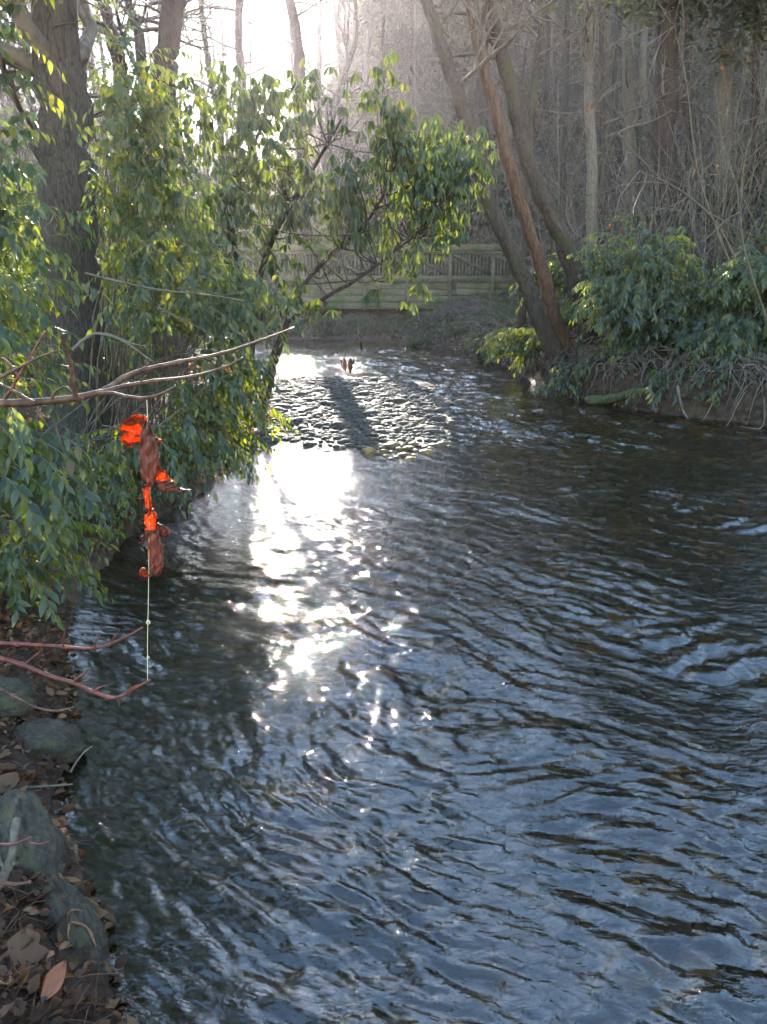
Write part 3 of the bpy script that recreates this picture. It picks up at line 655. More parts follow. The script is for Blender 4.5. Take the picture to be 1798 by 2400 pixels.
for k in range(len(posts)-1):
    a = np.array([posts[k]+0.1, BY-0.0, zt-0.03]); b_ = np.array([posts[k+1]-0.1, BY-0.0, zr1+0.05])
    mb = MB(); d = unit(b_-a); up_ = np.cross(d, np.array([0, 1.0, 0])); w = 0.06
    V = [q + up_*s1*w + np.array([0, s2, 0]) for q in (a, b_) for s1, s2 in ((-1, -0.04), (1, -0.04), (1, 0.02), (-1, 0.02))]
    mb.add(V, [(0, 1, 2, 3), (7, 6, 5, 4), (0, 4, 5, 1), (1, 5, 6, 2), (2, 6, 7, 3), (3, 7, 4, 0)]); link('brace', mb.mesh('brace'), M['wood_green'], root)
xs = XL
while xs < XR: part('deck_plank', xs+0.005, xs+0.19, BY+0.115, BY+1.7, zb-0.02, zb+0.03, 'wood'); xs += 0.2
part('far_rail', XL, XR, BY+1.62, BY+1.72, zt, zt+0.09, 'wood'); part('far_rail', XL, XR, BY+1.62, BY+1.72, zr0, zr1, 'wood'); part('far_girder', XL, XR, BY+1.72, BY+1.8, z0, zb-0.025, 'wood')

# ------------------------------------------------------------------ shrubs
def G(px, py, Y):
    return at(px, py, Y)
def rt(px, Y):
    q = at(px, 900, Y); q[2] = hz(q[0], q[1]); return q
# left bank, near to far
shrub('evergreen_shrub', 'blue green leafy shrub at the left edge above the red twigs', [rt(-160, 4.2), rt(-60, 4.8)],
      [(G(20, 1020, 4.1), (.32, .4, .35)), (G(40, 1300, 4.3), (.3, .4, .25)), (G(-60, 760, 4.4), (.3, .4, .4))], 46, (0.075, 0.12), 0.4, 300, 1, lean=(0.35, -0.3, 0), per=3)
shrub('evergreen_shrub', 'dense drooping shrub overhanging the water behind the hanging orange leaves', [rt(330, 7.2), rt(180, 7.0), rt(80, 6.4)],
      [(G(330, 1050, 6.3), (.8, .4, .3)), (G(500, 980, 6.8), (.4, .4, .4)), (G(200, 1150, 5.9), (.45, .4, .25)), (G(520, 850, 6.8), (.4, .4, .35))], 84, (0.05, 0.12), 0.42, 300, 2, lean=(0.45, -0.25, -0.05), per=4)
shrub('evergreen_shrub', 'tall sunlit shrub with yellow green leaves right of the thick trunk', [rt(300, 7.8), rt(380, 8.6)],
      [(G(350, 430, 6.8), (.5, .5, .7)), (G(410, 680, 6.8), (.7, .5, .45)), (G(300, 240, 6.8), (.35, .4, .35)), (G(590, 690, 6.8), (.3, .4, .25))], 96, (0.05, 0.12), 0.44, 300, 3, lean=(0.4, -0.15, 0.05), per=4, rad=0.011)
shrub('evergreen_shrub', 'backlit leafy branches beside the thick trunk at the upper left edge', [rt(-160, 5.8), rt(-60, 6.2)],
      [(G(-20, 250, 5.0), (.25, .4, .7)), (G(10, 560, 5.0), (.3, .4, .4)), (G(-60, 0, 5.0), (.3, .5, .5)), (G(30, 830, 5.2), (.35, .3, .3))], 46, (0.055, 0.12), 0.42, 300, 4, lean=(0.3, -0.2, 0), per=3, rad=0.011)
shrub('evergreen_shrub', 'yellowish bush beyond the thick trunk at the top left', [rt(260, 11.5)],
      [(G(270, 200, 10.5), (.7, .6, 1.1)), (G(300, 480, 10.5), (1.0, .6, .7))], 70, (0.05, 0.11), 0.5, 60, 5, per=4, rad=0.012)
# right bank
g = np.random.default_rng(8)
def clusters(n, x0, x1, y0, y1, Y0, Y1, r0, r1, top):
    out = []
    while len(out) < n:
        px_, py_ = g.uniform(x0, x1), g.uniform(y0, y1)
        if py_ < np.interp(px_, *top): continue
        r_ = g.uniform(r0, r1); out.append((G(px_, py_, g.uniform(Y0, Y1)+(860-py_)*.004), (r_*1.5, r_, r_*.7)))
    return out
shrub('evergreen_shrub', 'broad arching evergreen shrub right of the leaning trunks', [rt(1500, 14.4), rt(1600, 14.6), rt(1440, 15.4)],
      clusters(28, 1410, 1670, 530, 870, 13.0, 14.4, .18, .42, ([1250, 1410, 1500, 1670], [720, 600, 535, 620]))+clusters(6, 1290, 1420, 600, 780, 17.0, 17.6, .2, .45, ([1250, 1420], [640, 600])), 215, (0.09, 0.16), 0.68, 300, 6, lean=(-0.15, -0.45, 0.1), per=4, rad=0.012)
shrub('evergreen_shrub', 'evergreen shrub with arching sprays at the right edge', [rt(1800, 13.8), rt(1740, 14.2)],
      clusters(20, 1640, 1880, 580, 880, 12.4, 13.8, .18, .42, ([1640, 1720, 1880], [700, 600, 560])), 150, (0.09, 0.16), 0.68, 200, 7, lean=(-0.2, -0.45, 0.1), per=4, rad=0.012)
shrub('low_shrub', 'low leafy sprays drooping from the bank below the leaning trunks', [rt(1230, 17), rt(1330, 15.6)],
      [(G(1230, 800, 16.3), (.6, .5, .25)), (G(1330, 900, 14.3), (.6, .3, .14))], 45, (0.1, 0.15), 0.5, 60, 8, lean=(-0.3, -0.5, 0), per=3)
shrub('low_shrub', 'few pale leaves hanging over the roots at the water on the right', [rt(1540, 13.0), rt(1680, 12.6)],
      [(G(1570, 920, 12.5), (.6, .2, .2)), (G(1680, 950, 12.1), (.5, .2, .2))], 16, (0.1, 0.15), 0.4, 40, 9, lean=(-0.1, -0.5, 0), per=2)
shrub('low_shrub', 'dark evergreen thicket on the bank below the bridge, right half', [rt(1000, 28.2), rt(1150, 26.5)],
      [(G(1010, 772, 27.2), (1.8, .6, .42)), (G(1150, 760, 25.5), (1.2, .8, .45)), (G(1050, 752, 29.5), (2.2, .5, .3))], 260, (0.12, 0.17), 0.6, 0, 10, per=3, mat='leaf_far', base=STRAP)
shrub('low_shrub', 'dark evergreen thicket on the bank below the bridge, left half', [rt(800, 28.4)],
      [(G(790, 765, 28), (1.7, .5, .42)), (G(680, 770, 28), (1.2, .5, .4)), (G(820, 752, 29.5), (2, .5, .3))], 220, (0.12, 0.17), 0.6, 0, 11, per=3, mat='leaf_far', base=STRAP)

# rhododendron over the stream
def rhododendron(label, roots, targets, n, seed, size=(0.10, 0.15), n_single=300, stems=None):
    g = np.random.default_rng(seed); st = MB(); LP = []; LA = []; LN = []; LS = []
    loc = np.mean(roots, 0); loc[2] = hz(loc[0], loc[1]); root = empty('rhododendron', loc); tag(root, label, 'shrub')
    w = np.array([t[1][0]*t[1][2] for t in targets], float); w /= w.sum()
    limbs = []
    for (pts, r0, r1) in stems or []:
        P_ = catmull(pts, 5); st.tube(P_, np.linspace(r0, r1, len(P_)), 8, rough=0.06); limbs.append(P_)
    allp = np.concatenate(limbs) if limbs else np.array(roots)
    for c in range(n):
        t = targets[g.choice(len(targets), p=w)]; d = g.normal(size=3); d = d/np.linalg.norm(d)*g.random()**0.4
        tip = np.array(t[0])+d*np.array(t[1]); tip[2] = max(tip[2], 0.5)
        q = allp[np.argmin(np.linalg.norm(allp-(tip-np.array([0, 0, .5])), axis=1)+g.random(len(allp))*0.8)]
        tt = np.linspace(0, 1, 6)[:, None]; mid = (q+tip)/2+np.array([0, 0, -0.15])+g.normal(size=3)*0.2
        cane = (1-tt)**2*q+2*tt*(1-tt)*mid+tt**2*tip
        if c % 3 == 0: st.tube(cane, np.linspace(0.009, 0.003, 6), 4)
        for wh in range(2):
            ctr = tip - (cane[-1]-cane[-2])*0.9*wh + g.normal(size=3)*0.06*wh
            nl = g.integers(6, 10); a = g.random()*6.28 + np.arange(nl)*6.283/nl + g.normal(size=nl)*0.2
            out = np.stack([np.cos(a), np.sin(a), np.zeros(nl)], -1)
            dr = g.uniform(0.7, 2.0)
            ax = out + np.array([0, 0, -1.0])*dr + g.normal(size=(nl, 3))*0.15
            LP.append(ctr + out*0.01); LA.append(ax); LN.append(out*0.8+np.array([0, 0, 0.6])); LS.append(g.uniform(*size, nl))
    P = np.concatenate(LP); Rm = frames(np.concatenate(LA), np.concatenate(LN)); S_ = np.concatenate(LS)
    link('stem', st.mesh('stem', True), M['bark_dark'], root)
    split_leaves(root, P, Rm, S_, STRAP, RHODO_ME, M['leaf_rhodo'], n_single); return root
g = np.random.default_rng(5); clus = []
while len(clus) < 60:
    px_, py_ = g.uniform(470, 1110), g.uniform(190, 730)
    hi = np.interp(px_, [450, 600, 960, 1110], [160, 150, 190, 380]); lo = np.interp(px_, [450, 620, 800, 1000, 1110], [640, 700, 720, 690, 560])
    if not hi < py_ < lo: continue
    if py_ > 520 and g.random() < .72: continue
    s_ = g.uniform(.22, .5); clus.append((G(px_, py_, g.uniform(9.2, 11.2)), (s_*1.2, s_, s_)))
for px_, py_ in ((905, 520), (940, 600), (985, 560), (1015, 640), (1050, 560), (920, 690), (985, 480)): clus.append((G(px_, py_, g.uniform(9.3, 9.9)), (.3, .25, .25)))
rhododendron('large drooping rhododendron leaning from the left bank over the stream', [rt(600, 11.5)],
    clus, 500, 21, size=(0.11, 0.17),
    stems=[([rt(600, 11.6), G(663, 775, 11), G(750, 705, 10.4), G(836, 655, 10), G(960, 560, 9.7), G(1040, 470, 9.6)], .045, .01),
           ([rt(580, 11.8), G(600, 700, 11.2), G(640, 560, 10.8), G(720, 420, 10.4), G(800, 280, 10.2)], .055, .015),
           ([rt(560, 11.9), G(560, 660, 11.4), G(540, 480, 11.0), G(600, 330, 10.8), G(640, 200, 10.6)], .05, .012),
           ([rt(610, 11.4), G(700, 690, 10.6), G(860, 520, 10.0), G(930, 380, 9.9)], .045, .012)])
rhododendron('hazy rhododendron beyond the stream under the sun', [rt(520, 17)],
    [(G(560, 330, 16.5), (1.8, 1, 1.5)), (G(540, 560, 16), (1.4, 1, 1.0))], 190, 22, n_single=0, stems=[([rt(520, 17.2), G(540, 520, 16.6), G(560, 300, 16.2)], .07, .02)])

rhododendron('wide rhododendron thicket in the haze behind the bridge', [rt(700, 34), rt(950, 34)],
    [(G(640, 560, 34.5), (4.0, 1.2, .9)), (G(860, 560, 34.5), (4.0, 1.2, .9)), (G(1070, 470, 35), (2.6, 1.5, 1.9))], 520, 23, size=(0.16, 0.26), n_single=0,
    stems=[([rt(700, 34.4), G(690, 560, 34.4), G(640, 530, 34.6)], .08, .02), ([rt(950, 34.4), G(940, 560, 34.5), G(900, 520, 35)], .08, .02)])

shrub('low_shrub', 'sparse leafy brush on the far bank left of the leaning trunks', [rt(1120, 23), rt(1180, 20)],
      [(G(1060, 800, 24), (1.3, .8, .25)), (G(1160, 810, 20.5), (.7, .9, .3))], 110, (0.1, 0.15), 0.5, 0, 12, per=3, mat='leaf_far', base=STRAP)
# undergrowth of the wooded slope
def undergrowth():
    g = np.random.default_rng(77); n = 52000
    x_ = g.uniform(-30, 42, n); y_ = 33.3+g.random(n)**1.3*45
    k = (np.abs(x_/y_) < 0.62); x_, y_ = x_[k], y_[k]
    x2 = g.uniform(7, 16, 9000); y2 = g.uniform(16, 29, 9000); x_ = np.concatenate([x_, x2]); y_ = np.concatenate([y_, y2])
    clump = fbm(x_*0.35, y_*0.35, 91, 3); hgt = np.clip(0.5+clump*3.2, 0.15, 3.2)
    z_ = height(x_, y_) + g.random(len(x_))*hgt
    P = np.stack([x_, y_, z_], -1); n = len(P)
    ax = g.normal(size=(n, 3))+np.array([0, -0.2, -0.5]); nn = g.normal(size=(n, 3))+np.array([0, 0, .6])
    mb = MB(); merge_leaves(mb, FARW, P, frames(ax, nn), g.uniform(0.1, 0.24, n)*(0.7+y_/80))
    tag(link('undergrowth', mb.mesh('undergrowth'), M['leaf_far']), 'dense evergreen undergrowth covering the wooded slope', 'undergrowth', kind='stuff')
    mb = MB()
    for k in range(3600):
        y_ = 33.5+g.random()**1.2*40; x_ = g.uniform(-0.6, 0.62)*y_
        if k % 4 == 0: x_ = g.uniform(5, 14); y_ = g.uniform(17, 30)
        b0 = np.array([x_, y_, hz(x_, y_)]); L = g.uniform(1.0, 4.5); d = unit(np.array([g.normal()*.35, g.normal()*.35, 1]))
        d2 = unit(d+g.normal(size=3)*0.3); mb.tube([b0, b0+d*L*.5, b0+d*L*.5+d2*L*.5], [0.012+y_*0.0003, 0.01+y_*.0002, 0.004], 3, cap=False)
    tag(link('brushwood', mb.mesh('brushwood'), M['twig']), 'tangle of thin bare saplings and brush on the slope', 'brush', kind='stuff')
undergrowth()
g = np.random.default_rng(45); n = 15000
y_ = g.uniform(18.5, 30.6, n); x_ = g.uniform(-5, 6, n); k = signed(x_, y_) > 0.08; x_, y_ = x_[k], y_[k]; n = len(x_)
P = np.stack([x_, y_, height(x_, y_)+g.random(n)*np.clip(.28+fbm(x_*.9, y_*.9, 93, 2)*.9, .06, .8)], -1)
mb = MB(); merge_leaves(mb, STRAP, P, frames(g.normal(size=(n, 3))+np.array([0, -.3, -.5]), g.normal(size=(n, 3))*.7+np.array([0, 0, .7])), g.uniform(.09, .17, n))
tag(link('ground_cover', mb.mesh('ground_cover', True), M['leaf_far']), 'dark leafy ground cover on the bank in front of the bridge', 'ground cover', kind='stuff')
g = np.random.default_rng(44); n = 26000
y_ = g.uniform(11, 30, n); x_ = -y_*g.uniform(0.3, 0.66, n)
k = signed(x_, y_) > 0.4; x_, y_ = x_[k], y_[k]; n = len(x_)
hgt = np.clip(1.2+fbm(x_*0.4, y_*0.4, 92, 3)*5.5, 0.2, 5.0)
P = np.stack([x_, y_, height(x_, y_)+g.random(n)*hgt], -1)
mb = MB(); merge_leaves(mb, STRAP, P, frames(g.normal(size=(n, 3))+np.array([0, 0, -.8]), g.normal(size=(n, 3))+np.array([0, 0, .6])), g.uniform(.12, .22, n))
tag(link('thicket', mb.mesh('thicket', True), M['leaf_rhodo']), 'hazy evergreen thicket behind the trunks of the left bank', 'thicket', kind='stuff')

# ------------------------------------------------------------------ bare saplings with orange leaves, right edge
def sapling(label, pts, Y, r, seed, nleaf=14, mat='pale_twig', nb=9, blen=0.9, up=0.0):
    P = [at(px, py, Y+dy) for px, py, dy in pts]; P[0][2] = max(P[0][2], hz(P[0][0], P[0][1])-0.02)
    g = np.random.default_rng(seed); root = empty('bare_sapling', P[0]); tag(root, label, 'sapling')
    mb = MB(); C = catmull(P, 6); mb.tube(C, np.linspace(r, r*.3, len(C)), 6); tips = []
    for b_ in range(nb):
        k = g.integers(len(C)//3, len(C)); d = unit(unit(C[-1]-C[-4])*0.5+g.normal(size=3)*0.7+np.array([0, 0, up]))
        n0 = len(mb.V); branch_rec(mb, g, C[k], d, blen*g.uniform(.5, 1.2), r*.4, 0, 1, up, 4)
        tips += [mb.V[q][-1] for q in range(n0, len(mb.V))]
    link('stem', mb.mesh('stem'), M[mat], root)
    if nleaf:
        me = leaf_object_mesh(leaf_base(0.3, 0.3, 0.12), M['dead_orange'])
        for k in range(nleaf):
            t = tips[g.integers(len(tips))]; o = link('leaf', me); o.parent = root
            Rm = frames(np.array([[g.normal()*.5, g.normal()*.5, -1.0]]), np.array([[g.normal(), -0.6, .3]]))[0]; s_ = g.uniform(0.04, 0.075)
            o.matrix_basis = Matrix.Translation((t-np.array(root.location)).tolist()) @ Matrix(Rm.tolist()).to_4x4() @ Matrix.Scale(float(s_), 4)
    return root
sapling('bare branching sapling with orange leaves at the upper right', [(1760, 700, 1), (1690, 540, .5), (1600, 450, 0), (1500, 400, -.3)], 12.5, .022, 401, 12, nb=14, blen=1.3)
sapling('bare arching sapling with orange leaves at the right edge', [(1800, 760, .5), (1740, 560, 0), (1745, 380, -.3), (1790, 250, -.5)], 12.0, .02, 402, 12, nb=14, blen=1.2)
sapling('pale twiggy sapling with many arching twigs, far right', [(1720, 640, 1.5), (1640, 420, 1.5), (1610, 200, 1.2), (1580, 60, 1)], 14, .02, 403, 0, mat='twig', nb=16, blen=1.6)
sapling('thin pale sapling right of the leaning trunks', [(1305, 620, 0), (1310, 450, 0), (1308, 250, 0), (1312, 130, 0)], 18.5, .02, 404, 0, nb=9, blen=1.2)
sapling('pale forked twig leaning out behind the three leaning trunks', [(1420, 600, 0), (1330, 520, -.2), (1350, 380, -.3), (1380, 270, -.4)], 17.5, .018, 405, 0, nb=8, blen=.9)
sapling('thin grey branch crossing in front of the bridge', [(1400, 590, 0), (1290, 600, -.3), (1180, 605, -.5), (1110, 590, -.7)], 17, .016, 406, 0, nb=6, blen=.5)

# ------------------------------------------------------------------ right bank: log, roots, dangling branches, litter
root = empty('mossy_log', on_z(1470, 945, 0.12)); tag(root, 'mossy bent log lying along the foot of the right bank', 'log')
mb = MB(); P = catmull([at(1372, 938, 13.3), at(1420, 936, 13.2), at(1470, 925, 13.0), at(1520, 902, 13.0), at(1575, 905, 13.3)], 6)
mb.tube(P, np.concatenate([[0.05], np.linspace(.085, .06, len(P)-1)]), 10, rough=.12); link('trunk', mb.mesh('trunk', True), M['moss'], root)
mb = MB(); mb.tube(catmull([at(1480, 925, 13.0), at(1500, 955, 12.8), at(1530, 968, 12.7)]), np.linspace(.03, .012, 13), 6); link('stub', mb.mesh('stub', True), M['moss'], root)
g = np.random.default_rng(91); mb = MB(); P0 = []
for k in range(640):
    px_ = g.uniform(930, 1830); Yb = np.interp(px_, [930, 1040, 1180, 1290, 1420, 1560, 1830], [26, 22.6, 18.5, 15.2, 13.7, 12.7, 11.4])+g.uniform(0, .6+(px_ < 1290)*1.2)
    top_ = at(px_, 900, Yb); top_[2] = hz(top_[0], top_[1])+g.uniform(0, .25)
    d = np.array([g.normal()*.35, -g.uniform(.1, .55), 0]); L = g.uniform(.4, 1.0); e = top_+d*L; e[2] = max(0.0, top_[2]-g.uniform(.1, .8))
    md_ = (top_+e)/2+np.array([g.normal()*.12, -.1, .15]); mb.tube(catmull([top_, md_, e], 4), np.linspace(g.uniform(.006, .016), .004, 9), 4)
tag(link('root_tangle', mb.mesh('root_tangle', True), M['twig']), 'tangle of bare roots and dead stems hanging from the right bank', 'roots', kind='stuff')
for k, (pts, Y, r, lab) in enumerate([
    ([(1588, 905), (1592, 930), (1602, 965), (1615, 985)], 12.3, .03, 'short brown branch slanting down into the water at right'),
    ([(1690, 900), (1672, 940), (1660, 965), (1648, 985)], 12.0, .014, 'curved pale root dipping into the water at right'),
    ([(1745, 920), (1725, 955), (1712, 985), (1702, 998)], 11.7, .012, 'thin pale stem bending to the water near the right edge'),
    ([(1790, 930), (1792, 980), (1780, 1004), (1735, 1000)], 11.4, .012, 'pale twig hooked along the water at the right edge'),
    ([(1250, 905), (1280, 915), (1330, 880), (1350, 870)], 15.0, .014, 'bent grey branch in the brush under the leaning trunks')]):
    mb = MB(); mb.tube(catmull([at(a, b_, Y-.15*q) for q, (a, b_) in enumerate(pts)]), np.linspace(r, r*.5, 19), 6); tag(link('bank_branch', mb.mesh('bank_branch', True), M['pale_twig'] if k else M['twig']), lab, 'branch')
# leaf litter
def litter(n, ok, x0, x1, y0, y1, size, name, label, lift=0.01):
    x_, y_ = scatter(n, x0, x1, y0, y1, ok); P = np.stack([x_, y_, height(x_, y_)+lift+rng.random(len(x_))*lift*2], -1); n = len(P)
    ax = rng.normal(size=(n, 3))*np.array([1, 1, .35]); nn = rng.normal(size=(n, 3))*.45+np.array([0, 0, 1])
    mb = MB(); merge_leaves(mb, leaf_base(.3, .25, .12, 1), P, frames(ax, nn), rng.uniform(*size, n)); tag(link(name, mb.mesh(name, True), M['dead']), label, 'leaf litter', kind='stuff')
litter(9000, lambda x, y: (signed(x, y) > 0.03), -1.0, 9, 10.5, 29, (.08, .15), 'leaf_litter', 'brown dead leaves covering the right bank')
litter(9000, lambda x, y: (signed(x, y) > -0.03), -3.0, -0.5, 1.0, 4.8, (.025, .065), 'leaf_litter', 'brown dead leaves and debris on the near left bank', .012)
litter(5000, lambda x, y: (signed(x, y) > 0.0), -6, 0, 5.5, 16, (.07, .12), 'leaf_litter', 'dead leaves under the shrubs of the left bank')

# ------------------------------------------------------------------ near left bank: debris, single leaves
g = np.random.default_rng(17); mb = MB()
for k in range(330):
    px_, py_ = g.uniform(-20, 260), g.uniform(1560, 2390); q = on_z(px_, py_, .12)
    if signed(np.array([q[0]]), np.array([q[1]]))[0] < 0.0: continue
    q[2] = hz(q[0], q[1])+.02; a = g.uniform(0, 3.14); L = g.uniform(.05, .22); d = np.array([math.cos(a), math.sin(a), g.normal()*.12])*L/2
    mb.tube([q-d, q+np.array([0, 0, .012]), q+d], [.0016, .002, .0012], 4)
tag(link('pine_needles_and_twigs', mb.mesh('pine_needles_and_twigs'), M['dead']), 'fine dead needles and twigs strewn over the near bank', 'debris', kind='stuff')
def oval_leaf(name, px, py, L, wid, rot, label, mat, z=None, curl=.12, lobed=False):
    n, kx = 14, 7; V = []; 
    for a in range(n+1):
        v = a/n; w = wid*math.sin(math.pi*min(1, v*.92+.06))**.7
        if lobed: w *= .55+.45*abs(math.sin(v*9.4))
        for b_ in range(kx+1):
            u = b_/kx*2-1; V.append((u*w*L, (v-.5)*L, curl*L*(u*u*.6+(v-.5)**2*1.2)+.004*math.sin(9*u+7*v)))
    F = [(a*(kx+1)+b_, a*(kx+1)+b_+1, (a+1)*(kx+1)+b_+1, (a+1)*(kx+1)+b_) for a in range(n) for b_ in range(kx)]
    q = on_z(px, py, .12) if z is None else on_z(px, py, z)
    zz = hz(q[0], q[1])+.035 if z is None else z
    q = on_z(px, py, zz); me = mesh_np(name, V, np.array(F), True)
    o = link(name, me, M[mat]); o.location = q; o.rotation_euler = rot
    md = o.modifiers.new('thickness', 'SOLIDIFY'); md.thickness = .0012
    return tag(o, label, 'leaf')
m, nd, lk = new_mat('rust_leaf_with_dark_patch')
tc = nd.new('ShaderNodeTexCoord'); mp = nd.new('ShaderNodeMapping'); mp.inputs['Location'].default_value = (0.1, 2.9, 0); mp.inputs['Scale'].default_value = (62, 48, 0); lk.new(tc.outputs['Object'], mp.inputs[0])
le = N(nd, 'VectorMath', operation='LENGTH'); lk.new(mp.outputs[0], le.inputs[0]); r = ramp(nd, [(.8, (.03, .02, .022)), (.95, (.24, .07, .025))]); lk.new(le.outputs['Value'], r.inputs[0])
p = N(nd, 'BsdfPrincipled', Roughness=.55); lk.new(r.outputs[0], p.inputs['Base Color']); o = nd.new('ShaderNodeOutputMaterial'); lk.new(p.outputs[0], o.inputs[0]); M['rust'] = m
oval_leaf('fallen_leaf', 130, 2300, .11, .3, (R(20), R(-8), R(-18)), 'rust orange oval leaf with a dark patch on the near bank', 'rust', z=.17)
oval_leaf('fallen_leaf', 78, 1888, .09, .3, (R(5), 0, R(70)), 'tan lobed oak leaf at the water edge below the brown stone', 'orange', lobed=True)
oval_leaf('fallen_leaf', 60, 1680, .13, .26, (R(12), R(15), R(60)), 'pale curled leaf above the rounded brown stone', 'dead')
oval_leaf('fallen_leaf', 55, 2245, .17, .42, (R(18), R(10), R(25)), 'large crumpled tan leaf left of the rust orange one', 'dead', lobed=True)
oval_leaf('fallen_leaf', 140, 1555, .2, .16, (R(0), R(30), R(75)), 'long rolled brown leaf below the upper red twig', 'dead')
oval_leaf('fallen_leaf', 100, 2070, .045, .22, (R(12), R(0), R(80)), 'small grey leaf lying on the big boulder', 'dead', z=.28)
for k in range(46):
    px_, py_ = g.uniform(0, 200), g.uniform(1620, 2390); q = on_z(px_, py_, .12)
    if signed(np.array([q[0]]), np.array([q[1]]))[0] < .03: continue
    oval_leaf('dead_leaf', px_, py_, g.uniform(.07, .13), g.uniform(.2, .38), (g.normal()*.35, g.normal()*.35, g.random()*6.28), 'curled brown dead leaf among the litter of the near bank', 'dead', curl=g.uniform(.06, .26), lobed=bool(k % 2))['group'] = 'dead leaves of the near bank'
for px_, py_, lab in ((1385, 1142, 'orange leaf stuck on the stone in midstream'), (1590, 1168, 'orange leaf afloat right of the stone with the leaf'), (1742, 1178, 'small orange leaf afloat near the right edge')):
    oval_leaf('floating_leaf', px_, py_, .09, .3, (R(12), 0, R(70)), lab, 'dead_orange', z=.07 if px_ == 1385 else .035, lobed=True)

# ------------------------------------------------------------------ near branches, line and hanging leaves
def pxb(pts, Y, r, dY=0.0):
    return catmull([at(a, b_, (Y+dY*k/(len(pts)-1))) for k, (a, b_) in enumerate(pts)], 7), r
def branch_thing(name, label, strands, mat, buds=True, rough=.06):
    first = strands[0]; P, _ = pxb(*first[:3]); root = empty(name, P[0]); tag(root, label, 'branch')
    for k, s_ in enumerate(strands):
        pts, Y, r = s_[:3]; dY = s_[3] if len(s_) > 3 else 0
        P, _ = pxb(pts, Y, r, dY); mb = MB(); n = len(P); rad = np.linspace(r, r*(s_[4] if len(s_) > 4 else .4), n)
        if buds: rad = rad*(1+.22*(np.arange(n) % 7 == 0))
        mb.tube(P, rad, 8, rough=rough); gs = np.random.default_rng(int(abs(pts[0][0])*7+pts[0][1]+k))
        if n > 20:
            for q in range(n//7):
                i_ = gs.integers(4, n-2); t_ = unit(P[i_+1]-P[i_-1]); d_ = unit(t_*0.5+gs.normal(size=3)*0.8); L_ = gs.uniform(.006, .03); e_ = P[i_]+d_*L_
                mb.tube([P[i_], P[i_]+d_*L_*.6+gs.normal(size=3)*.001, e_], [rad[i_]*.5, rad[i_]*.3, rad[i_]*.38], 5)
        link('limb' if k == 0 else 'side_twig', mb.mesh('twig', True), M[mat], root)
    return root
LY = 1.75
branch_thing('overhanging_branch', 'brown forked bare branch reaching over the water from the left', [
    ([(-60, 945), (60, 944), (180, 932), (250, 912), (290, 885), (340, 866), (420, 848), (520, 828), (610, 798), (690, 768)], LY, .0105, .5, .25),
    ([(232, 920), (290, 905), (360, 893), (450, 882), (520, 862), (570, 838)], LY+.1, .006, .25),
    ([(225, 921), (265, 922), (300, 930), (345, 932), (380, 922), (412, 905)], LY, .005, 0, .5),
    ([(178, 932), (172, 890), (165, 850), (152, 810), (147, 782)], LY, .006, -.05, .45),
    ([(80, 944), (50, 928), (20, 910), (-20, 895)], LY, .0055),
    ([(-40, 905), (30, 870), (90, 838), (140, 820)], LY-.05, .0045),
    ([(120, 938), (130, 918), (150, 905)], LY, .004), ([(175, 925), (160, 910), (150, 906)], LY, .0035)], 'brown_twig')
branch_thing('red_branch', 'dark red upright shoot rising from the left edge', [([(0, 950), (25, 915), (45, 880), (70, 840), (105, 778)], LY+.1, .005, 0, .5), ([(45, 885), (20, 850), (-10, 830)], LY+.1, .004)], 'red_twig')
branch_thing('red_branch', 'upper red twig reaching over the dark water at left', [([(-50, 1505), (60, 1510), (150, 1516), (215, 1520), (260, 1508), (300, 1490), (335, 1470)], 1.9, .0065, .1, .4),
    ([(222, 1518), (226, 1500), (233, 1486)], 1.93, .0032), ([(260, 1508), (270, 1490), (280, 1478)], 1.95, .0032), ([(148, 1516), (150, 1490), (154, 1470)], 1.9, .003), ([(60, 1555), (85, 1535), (100, 1520)], 1.9, .003)], 'red_twig')
branch_thing('red_branch', 'lower red forked twig holding the fishing line', [([(-40, 1532), (50, 1557), (110, 1582), (170, 1600), (215, 1620), (255, 1634), (285, 1632), (315, 1614), (352, 1594)], 1.72, .0068, 0, .42),
    ([(170, 1600), (190, 1583), (213, 1566)], 1.72, .004), ([(218, 1621), (232, 1612), (246, 1606)], 1.72, .003), ([(288, 1630), (305, 1615), (325, 1604)], 1.72, .0035), ([(258, 1634), (252, 1638), (249, 1640)], 1.72, .003), ([(-20, 1570), (10, 1550), (25, 1532)], 1.72, .0028)], 'red_twig')
branch_thing('pale_branch', 'pale thin twig curving below the red twigs at left', [([(-30, 1600), (30, 1630), (80, 1656), (130, 1666), (172, 1658)], 1.8, .0045, 0, .5), ([(30, 1630), (48, 1624)], 1.8, .0025)], 'brown_twig')
branch_thing('red_branch', 'short red twig crossing the grey stick on the boulder', [([(-40, 1975), (20, 1980), (50, 1972), (72, 1962)], 1.5, .004), ([(70, 1977), (95, 1978), (117, 1971)], 1.5, .003)], 'red_twig')
branch_thing('pale_branch', 'pale yellow twig end below the grey stick', [([(-40, 2065), (10, 2070), (40, 2072), (72, 2067)], 1.45, .005, 0, .7)], 'brown_twig')
branch_thing('grey_stick', 'weathered grey broken stick leaning on the big boulder', [([(-20, 2095), (10, 2050), (30, 2000), (34, 1950), (42, 1918)], 1.62, .013, .12, .85), ([(12, 2045), (2, 2020), (-4, 2000)], 1.62, .005)], 'stick', buds=False, rough=.16)
branch_thing('grey_stick', 'thin grey stick lying at the edge below the brown stone', [([(-20, 1850), (60, 1846), (120, 1842), (170, 1838)], 2.75, .008, .05)], 'pale_twig', buds=False)
branch_thing('grey_stick', 'thin stem bending over the water right of the brown stone', [([(165, 1810), (180, 1785), (200, 1760), (218, 1748)], 2.9, .006, .1)], 'pale_twig', buds=False)
